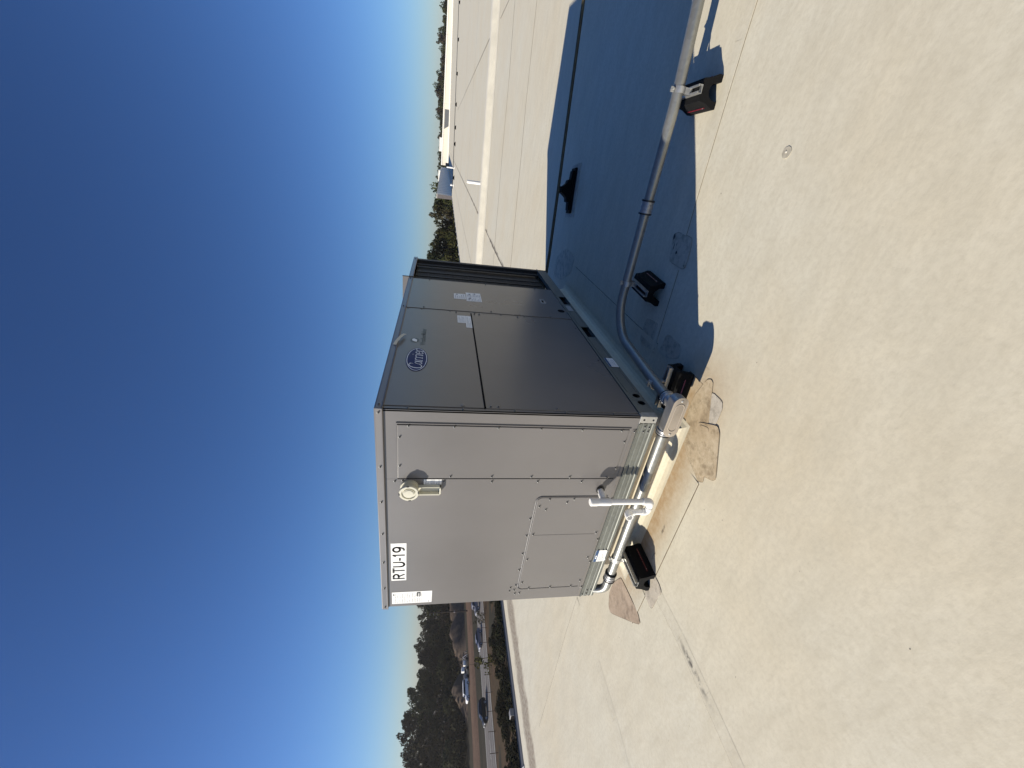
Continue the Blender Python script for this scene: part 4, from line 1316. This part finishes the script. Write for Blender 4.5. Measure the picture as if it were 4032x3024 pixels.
def interp(tbl, v):
    tbl = sorted(tbl)
    return float(np.interp(v, [a for a, b in tbl], [b for a, b in tbl]))
k_ = 1.652
def up_(y, z): return (-1.671 + (y + 1.671) * k_, 1.434 + (z - 1.434) * k_)
skyl = [up_(a, b) for a, b in [(95, 3.2), (84, 4.2), (73.07, 4.54), (70.65, 3.44), (68.58, 4.27), (66.69, 1.98), (62.87, 3.91), (58.51, 2.91), (54.45, 2.54), (50.42, 5.30), (47.43, 6.12), (45.09, 5.13), (43.3, 6.2), (41.62, 6.90), (40, 5.9), (38.52, 6.05), (36.33, 5.13), (30, 5.0), (20, 4.5)]]
LG = 'woodland trees behind the road on the left'
lk = {'brown': 'bare brownish broad crowned tree', 'dark': 'dark green broad crowned tree'}
yy = 56.0
while yy < 129:
    kind = random.choice(('brown', 'dark', 'brown'))
    tree(kind, -199 + random.uniform(-5, 5), yy, interp(skyl, yy) + random.uniform(-.8, .5), random.uniform(.75, 1.0),
         lk[kind] + ' on the skyline of the wood behind the road', LG + ', skyline row')
    yy += random.uniform(3.2, 5.2)
yy = 54.0
while yy < 129:
    kind = random.choice(('brown', 'dark'))
    tree(kind, -180 + random.uniform(-4, 4), yy, interp(skyl, yy * 1.09) * .9 - random.uniform(3.0, 6.5), random.uniform(.9, 1.2),
         lk[kind] + ' inside the dark wood below its skyline', LG + ', middle row')
    yy += random.uniform(4.5, 7)
yy = 50.0
while yy < 129:
    kind = random.choice(('brown', 'dark'))
    tree(kind, -163 + random.uniform(-4, 4), yy, random.uniform(-6.5, -3.5), random.uniform(.8, 1.15),
         'low ' + lk[kind] + ' along the front of the dark wood', LG + ', front row')
    yy += random.uniform(4.5, 7.5)
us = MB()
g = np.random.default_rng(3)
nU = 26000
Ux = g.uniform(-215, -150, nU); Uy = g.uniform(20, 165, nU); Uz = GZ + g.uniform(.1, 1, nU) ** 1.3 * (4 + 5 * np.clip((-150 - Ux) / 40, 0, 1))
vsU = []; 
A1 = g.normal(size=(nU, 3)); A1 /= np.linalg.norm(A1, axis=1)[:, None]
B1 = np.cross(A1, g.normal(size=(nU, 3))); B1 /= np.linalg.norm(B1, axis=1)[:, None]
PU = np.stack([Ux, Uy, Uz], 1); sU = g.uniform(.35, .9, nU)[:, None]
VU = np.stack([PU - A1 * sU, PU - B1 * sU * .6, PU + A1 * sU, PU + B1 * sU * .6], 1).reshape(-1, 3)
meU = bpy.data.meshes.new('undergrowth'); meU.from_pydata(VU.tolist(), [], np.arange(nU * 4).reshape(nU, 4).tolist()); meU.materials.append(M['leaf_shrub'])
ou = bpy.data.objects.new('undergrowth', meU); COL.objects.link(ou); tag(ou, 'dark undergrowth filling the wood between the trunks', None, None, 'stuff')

# right hand trees beyond the roof
RG = 'dark trees beyond the roof on the right'
near = [(-11.9, 4.0), (-16.1, 4.5), (-19.7, 4.2), (-24.0, 5.6), (-26.2, 4.8), (-40, 5)]
xx = -8.8
while xx > -46:
    kind = random.choice(('dark', 'dark', 'brown'))
    tree(kind, xx, 112 + random.uniform(-2, 4), interp([(a, b) for a, b in near], xx) + random.uniform(-.5, .3), random.uniform(.62, .85), 'dense ' + lk[kind] + ' close beyond the left roof edge', RG + ', near group')
    xx -= random.uniform(2.6, 3.8)
xx = -10.5
while xx > -46:
    tree('dark', xx, 101 + random.uniform(-2, 2), random.uniform(-1.5, 1.4), random.uniform(.7, .95), 'lower dark tree standing in front of the near group beyond the roof edge', RG + ', near group front')
    xx -= random.uniform(3, 4.5)
xx = -9.5
while xx > -40:
    tree('dark', xx, 92 + random.uniform(-2, 2), random.uniform(-5.5, -3), random.uniform(.8, 1.05), 'lowest dark tree just beyond the left roof edge', RG + ', near group foot')
    xx -= random.uniform(3.5, 5)
far = [(71.8, 7.6), (66, 7.8), (63.9, 10.4), (58, 11.0), (52, 7.0), (44, 9.5), (38, 8), (32.4, 11.2), (27, 11.4), (22, 8), (18.6, 9.7), (12, 6.0), (6.3, 5.5), (2, 5.5), (-1.8, 8.3), (-8, 6), (-18.7, 8.9), (-24, 8.2), (-30.8, 5.7), (-60, 7), (100, 9)]
xx = -42.0
while xx < 96:
    kind = random.choice(('dark', 'dark', 'brown', 'cone'))
    nm = lk.get(kind, 'narrow pointed dark evergreen tree')
    tree(kind, xx, 345 + random.uniform(-4, 6), interp(far, xx) + random.uniform(-1.2, .6), random.uniform(.8, 1.15), 'far ' + nm + ' behind the white parapet', RG + ', far line')
    xx += random.uniform(2.6, 4.4)
xx = -40.0
while xx < 98:
    kind = random.choice(('dark', 'brown'))
    tree(kind, xx, 336 + random.uniform(-2, 2), random.uniform(4.8, 6.8), random.uniform(1.1, 1.4), 'low far ' + lk[kind] + ' filling the line behind the white parapet', RG + ', far filler')
    xx += random.uniform(4.5, 6)

# dark shrubs between the building and the grass verge
for k in range(96):
    x = random.uniform(-79, -55); y = random.uniform(14, 58)
    e = bpy.data.objects.new('shrub', None); COL.objects.link(e)
    e.location = (x, y, GZ); e.rotation_euler = (0, 0, random.uniform(0, 6.28))
    tag(e, 'dark tangled shrub in the strip between the roof edge and the grass verge', 'shrub', 'dark shrubs below the roof edge')
    s = random.uniform(.5, .95)
    c = bpy.data.objects.new('foliage', CR['shrub', k % 2]); COL.objects.link(c); c.parent = e; c.scale = (s * 1.35, s * 1.35, s * .72)
# yellow green sapling in front of the road
sp = empty('sapling', (-83.5, 38.6, GZ), 'yellow green leafy sapling standing against the road', 'tree')
SPO = origin(sp)
me_ = crown_mesh('foliage', 'leaf_bright', 5.4, 1.7, 420, 18, .17, 222, shape='round')
c = bpy.data.objects.new('foliage', me_); COL.objects.link(c); c.parent = sp; c.location = (0, 0, -.5)
MB().tube([(-83.5, 38.6, GZ), (-83.4, 38.7, GZ + 2.5), (-83.5, 38.6, GZ + 5.5)], .06, 8, rfun=[.07, .05, .02]).build('trunk', 'bark', sp)
sp.location = (-82.5, 38.2, GZ)
# small bare shrub by the pick-up
bs = empty('bare_shrub', (-93, 53, GZ), 'small brown bare shrub at the road edge behind the pick-up', 'shrub')
me_ = crown_mesh('foliage', 'leaf_brown', 3.0, 1.8, 380, 12, .13, 77)
c = bpy.data.objects.new('foliage', me_); COL.objects.link(c); c.parent = bs; c.location = (0, 0, 0)

# ------------------------------------------------------------------ wire fence along the verge
fe = empty('wire_fence', (-91.5, 30, GZ), 'thin rusty wire fence with posts along the near road verge', 'fence')
for k in range(34):
    y = 12 + k * 3.15
    MB().cyl((-91.4, y, GZ), (-91.4, y, GZ + 1.55), .05, 8).build('fence_post', 'post_rust', fe)
for z in (.35, .75, 1.15, 1.5):
    MB().tube([(-91.4, 11, GZ + z), (-91.4, 118, GZ + z)], .012, 5).build('fence_wire', 'post_rust', fe)

# ------------------------------------------------------------------ vehicles (length along local X, front at +X)
def car(name, kind, paint_, loc, rz, label, cat):
    e = empty(name, (0, 0, 0), label, cat)
    if kind == 'sedan':
        L, Wd = 4.75, 1.82
        low = [(-2.35, .42), (-2.36, .72), (-2.28, .96), (-1.75, 1.02), (1.05, .98), (1.9, .86), (2.3, .70), (2.38, .45), (2.2, .25), (-2.2, .25)]
        cabl = [(-1.85, 1.01), (-1.15, 1.40), (.05, 1.45), (.45, 1.38), (1.15, .97)]; r_ = .33; wx = (1.42, -1.38)
    elif kind == 'suv':
        L, Wd = 4.75, 1.92
        low = [(-2.33, .45), (-2.36, .80), (-2.30, 1.12), (-1.9, 1.16), (1.05, 1.12), (1.95, 1.02), (2.30, .82), (2.38, .5), (2.2, .28), (-2.2, .28)]
        cabl = [(-2.2, 1.14), (-1.9, 1.66), (-.9, 1.76), (.25, 1.74), (.55, 1.64), (1.2, 1.11)]; r_ = .37; wx = (1.45, -1.42)
    else:
        L, Wd = 5.7, 2.0
        low = [(-2.85, .55), (-2.85, 1.18), (-.55, 1.20), (.9, 1.18), (2.45, 1.12), (2.8, .95), (2.86, .55), (2.6, .38), (-2.7, .40)]
        cabl = [(-.75, 1.18), (-.62, 1.82), (-.2, 1.90), (.75, 1.88), (1.0, 1.80), (1.45, 1.17)]; r_ = .40; wx = (1.85, -1.75)
        if kind == 'van':
            cabl = [(-2.8, 1.18), (-2.75, 1.72), (-2.5, 1.86), (.75, 1.88), (1.0, 1.80), (1.45, 1.17)]
    hw = Wd / 2
    # lower body with a tucked waist
    def loft(poly, half_lo, half_hi, z0, z1):
        vs = []; n = len(poly)
        for s in (-1, 1):
            for (x, z) in poly:
                tt = (z - z0) / (z1 - z0)
                vs.append((x, s * (half_lo + (half_hi - half_lo) * max(0, min(1, tt))), z))
        fs = [tuple(range(n)), tuple(range(2 * n - 1, n - 1, -1))]
        for i in range(n):
            j = (i + 1) % n
            fs.append((j, i, n + i, n + j))
        return vs, fs
    v, f = loft(low, hw, hw * .97, .3, 1.2)
    MB().add(v, f).build('body', paint_, e, .05)
    v, f = loft(cabl, hw * .93, hw * .76, cabl[0][1], max(p[1] for p in cabl))
    cab = MB().add(v, f).build('cabin', paint_, e, .04)
    zt = max(p[1] for p in cabl); zb = cabl[0][1]
    ins = [(x * .985 + (.02), zb + .05 + (z - zb) * .80) for x, z in cabl]
    for s in (-1, 1):
        vs = []
        for (x, z) in ins:
            tt = (z - zb) / (zt - zb)
            vs.append((x, s * (hw * .93 + (hw * .76 - hw * .93) * tt + .006), z))
        MB().add(vs, [tuple(range(len(vs))) if s < 0 else tuple(reversed(range(len(vs))))]).build('side_window', 'glass', e)
    fx0, fx1 = cabl[-1], cabl[-2]
    MB().add([(fx0[0] + .01, -hw * .8, fx0[1] + .05), (fx0[0] + .01, hw * .8, fx0[1] + .05), (fx1[0] + .03, hw * .7, fx1[1] - .03), (fx1[0] + .03, -hw * .7, fx1[1] - .03)], [(0, 1, 2, 3)]).build('windscreen', 'glass', e)
    rx0, rx1 = cabl[0], cabl[1]
    MB().add([(rx0[0] - .01, -hw * .8, rx0[1] + .05), (rx0[0] - .01, hw * .8, rx0[1] + .05), (rx1[0] - .03, hw * .7, rx1[1] - .03), (rx1[0] - .03, -hw * .7, rx1[1] - .03)], [(3, 2, 1, 0)]).build('rear_window', 'glass', e)
    for x in wx:
        for s in (-1, 1):
            w_ = MB().lathe((x, s * (hw - .20), r_), (0, s, 0), [(0, r_ * .6), (0, r_), (.2, r_), (.22, r_ * .93), (.22, r_ * .66)], 24).build('wheel', 'tyre', e)
            MB().lathe((x, s * (hw + .005), r_), (0, s, 0), [(0, r_ * .66), (.01, r_ * .6), (-.02, r_ * .25), (.0, .06), (0, 0)], 16).build('rim', 'rim', w_)
    hz = low[6][1] if kind != 'pickup' else .9
    for s in (-1, 1):
        MB().box(2.22, 2.40 if kind in ('sedan', 'suv') else 2.88, s * hw * .72 - .18, s * hw * .72 + .18, .62, .80).build('headlight', 'lamp_clear', e, .03)
        MB().box(low[1][0] - .02, low[1][0] + .12, s * hw * .78 - .12, s * hw * .78 + .12, .74, .95).build('tail_light', 'lamp_red', e, .02)
    MB().box(low[6][0] - .05, low[6][0] + .06, -hw * .45, hw * .45, .45, .62).build('grille', 'ink', e)
    if kind == 'pickup':
        MB().box(-2.72, -.70, -hw * .86, hw * .86, 1.195, 1.205).build('load_bed', 'ink', e)
    e.location = loc
    e.rotation_euler = (0, 0, rz)
    return e
RZ = GZ + .06
HD = R(-90)
car('suv', 'suv', 'car_black', (-102.2, 38.2, RZ), HD, 'black sport utility car with lit headlamps, lowest of the cars in view', 'car')
car('sedan', 'sedan', 'car_silver', (-102.2, 53.1, RZ), HD, 'silver blue saloon car driving between the sapling and the pick-up', 'car')
car('pickup_truck', 'pickup', 'car_silver', (-102.2, 62.2, RZ), HD, 'silver pick-up truck partly hidden by the rooftop unit', 'pickup truck')
car('parked_van', 'van', 'car_white', (-136.5, 57.0, GZ + .1), HD, 'white van parked beyond the dirt track', 'van')
# machinery beside the van
mc = empty('parked_machinery', (-137, 62, GZ), 'cluttered grey and white machinery parked behind the white van', 'machinery')
MB().box(-137.6, -136.4, 60.2, 61.6, GZ + .3, GZ + 1.5).build('engine_box', 'machine_grey', mc, .08)
MB().box(-137.5, -136.3, 62.2, 63.4, GZ + 1.3, GZ + 2.2).build('cab', 'car_white', mc, .08)
MB().box(-137.4, -136.6, 64.0, 65.4, GZ + .9, GZ + 1.6).build('tank', 'car_white', mc, .08)
MB().box(-137.3, -136.5, 61.0, 67.0, GZ + .4, GZ + .6).build('frame', 'machine_grey', mc)
for y in (61, 63.2, 65.8):
    MB().cyl((-137.6, y, GZ + .4), (-136.3, y, GZ + .4), .4, 14).build('wheel', 'tyre', mc)
for k in range(9):
    a = random.uniform(0, 3.14)
    MB().tube([(-137, 64 + k * .55, GZ + .3), (-137 + random.uniform(-.5, .5), 64 + k * .55 + math.cos(a), GZ + random.uniform(1, 2.1))], .08, 6).build('strut', random.choice(['machine_grey', 'car_white']), mc)

# utility pole with sagging line
up1 = empty('utility_pole', (-129, 76.4, GZ), 'thin dark wooden utility pole behind the dirt track', 'utility pole')
MB().tube([(-129, 76.4, GZ), (-129, 76.5, -.05)], .2, 10, rfun=[.22, .15]).build('pole', 'pole_wood', up1)
for i, z in enumerate((-.3, -1.4, -2.5)):
    MB().cyl((-129.0, 76.2, z), (-129.0, 75.75, z + .05), .05, 8).build('insulator', 'label_grey', up1)
MB().box(-129.2, -128.8, 76.2, 76.7, -8.2, -7.7).build('meter_box', 'wall_dark', up1)
ug = empty('utility_cabinet', (-128, 79.6, GZ), 'small white topped cabinet post beside the rooftop unit silhouette', 'cabinet')
MB().box(-128.3, -127.7, 79.2, 79.8, GZ, GZ + 2.6).build('post', 'machine_grey', ug, .02)
MB().box(-128.5, -127.5, 79.0, 80.1, GZ + 2.6, GZ + 3.4).build('white_top', 'car_white', ug, .1)

# soil mounds beyond the track
def mound(y0, y1, x, prof_, wdt, label, seed):
    ny, nx = 60, 16
    vs = []; fs = []
    for j in range(ny + 1):
        y = y0 + (y1 - y0) * j / ny
        hh = interp(prof_, y)
        for i in range(nx + 1):
            t_ = -1 + 2 * i / nx
            s = math.cos(t_ * math.pi / 2) ** 1.2
            nz = mnoise.noise((y * .25, t_ * 1.7, seed)) * .5 + mnoise.noise((y * .9, t_ * 4, seed + 3)) * .2
            vs.append((x + t_ * wdt - hh * .4, y, GZ - .05 + max(0, hh * s * (1 + .35 * nz))))
    for j in range(ny):
        for i in range(nx):
            a = j * (nx + 1) + i
            fs.append((a, a + 1, a + nx + 2, a + nx + 1))
    own(MB().add(vs, fs, True), 'soil_mound', 'mound_soil', (x, (y0 + y1) / 2, GZ), label=label, cat='mound', group='soil mounds beyond the dirt track')
mound(69.5, 112, -150, [(69.5, 0), (72.5, 1.8), (76, 3.6), (82, 4.4), (95, 4.6), (112, 4.2)], 9, 'long brown soil mound behind the utility pole', 1)
mound(54, 68.5, -150, [(54, 0), (58, 1.2), (62, 3.6), (64.5, 4.4), (67, 2.6), (68.5, 0)], 7, 'shorter brown soil heap behind the white van', 5)

# ------------------------------------------------------------------ thin autumn haze
hz = MB().box(-420, 420, -60, 520, GZ - 1, 24).build('haze', M['void'])
hm = bpy.data.materials.new('haze_air'); hm.use_nodes = True
hn = hm.node_tree.nodes
for n_ in list(hn):
    if n_.type != 'OUTPUT_MATERIAL': hn.remove(n_)
pv = hn.new('ShaderNodeVolumePrincipled')
pv.inputs['Color'].default_value = (.92, .88, .84, 1)
pv.inputs['Density'].default_value = .00018
pv.inputs['Anisotropy'].default_value = .3
hm.node_tree.links.new(pv.outputs[0], [n_ for n_ in hn if n_.type == 'OUTPUT_MATERIAL'][0].inputs['Volume'])
hz.data.materials.clear(); hz.data.materials.append(hm)
tag(hz, 'thin haze in the air over the roof and the woods', None, None, 'stuff')

# ------------------------------------------------------------------ labels that count along each row, in picture order
ONES = 'zeroth first second third fourth fifth sixth seventh eighth ninth tenth eleventh twelfth thirteenth fourteenth fifteenth sixteenth seventeenth eighteenth nineteenth'.split()
TENS = {2: ('twenty', 'twentieth'), 3: ('thirty', 'thirtieth'), 4: ('forty', 'fortieth'), 5: ('fifty', 'fiftieth'), 6: ('sixty', 'sixtieth'), 7: ('seventy', 'seventieth'), 8: ('eighty', 'eightieth'), 9: ('ninety', 'ninetieth')}
def ordinal(n_):
    if n_ < 20: return ONES[n_]
    return TENS[n_ // 10][1] if n_ % 10 == 0 else TENS[n_ // 10][0] + ' ' + ONES[n_ % 10]
def angle(o):
    d = o.location - CAM
    return math.atan2(d.x, d.y)
groups = {}
for o in bpy.data.objects:
    if o.parent is None and o.get('category') in ('tree', 'shrub') and o.get('group'):
        groups.setdefault(o['group'], []).append(o)
for gname, obs in groups.items():
    left = 'left' in gname or 'shrub' in gname
    obs.sort(key=angle, reverse=not left)
    edge = "photo's bottom edge" if left else "photo's top edge"
    kind_ = {'skyline row': 'on the wood skyline', 'middle row': 'in the wood middle row', 'front row': 'in the wood front row', 'near group': 'close beyond the roof edge',
             'near group front': 'in front of the near trees', 'near group foot': 'lowest row by the roof edge', 'far line': 'behind the white parapet', 'far filler': 'in the low far row'}
    where = kind_.get(gname.split(', ')[-1], 'below the roof edge')
    for i, o in enumerate(obs):
        base = o['label'].split(' tree')[0].split(' shrub')[0].replace('far ', '').replace('standing', '').split()
        adj = ' '.join(w for w in base if w in ('dark', 'bare', 'brownish', 'green', 'low', 'narrow', 'pointed', 'dense', 'tangled'))
        o['label'] = f"{adj} {o['category']} {where}, {ordinal(i + 1)} from the {edge}"
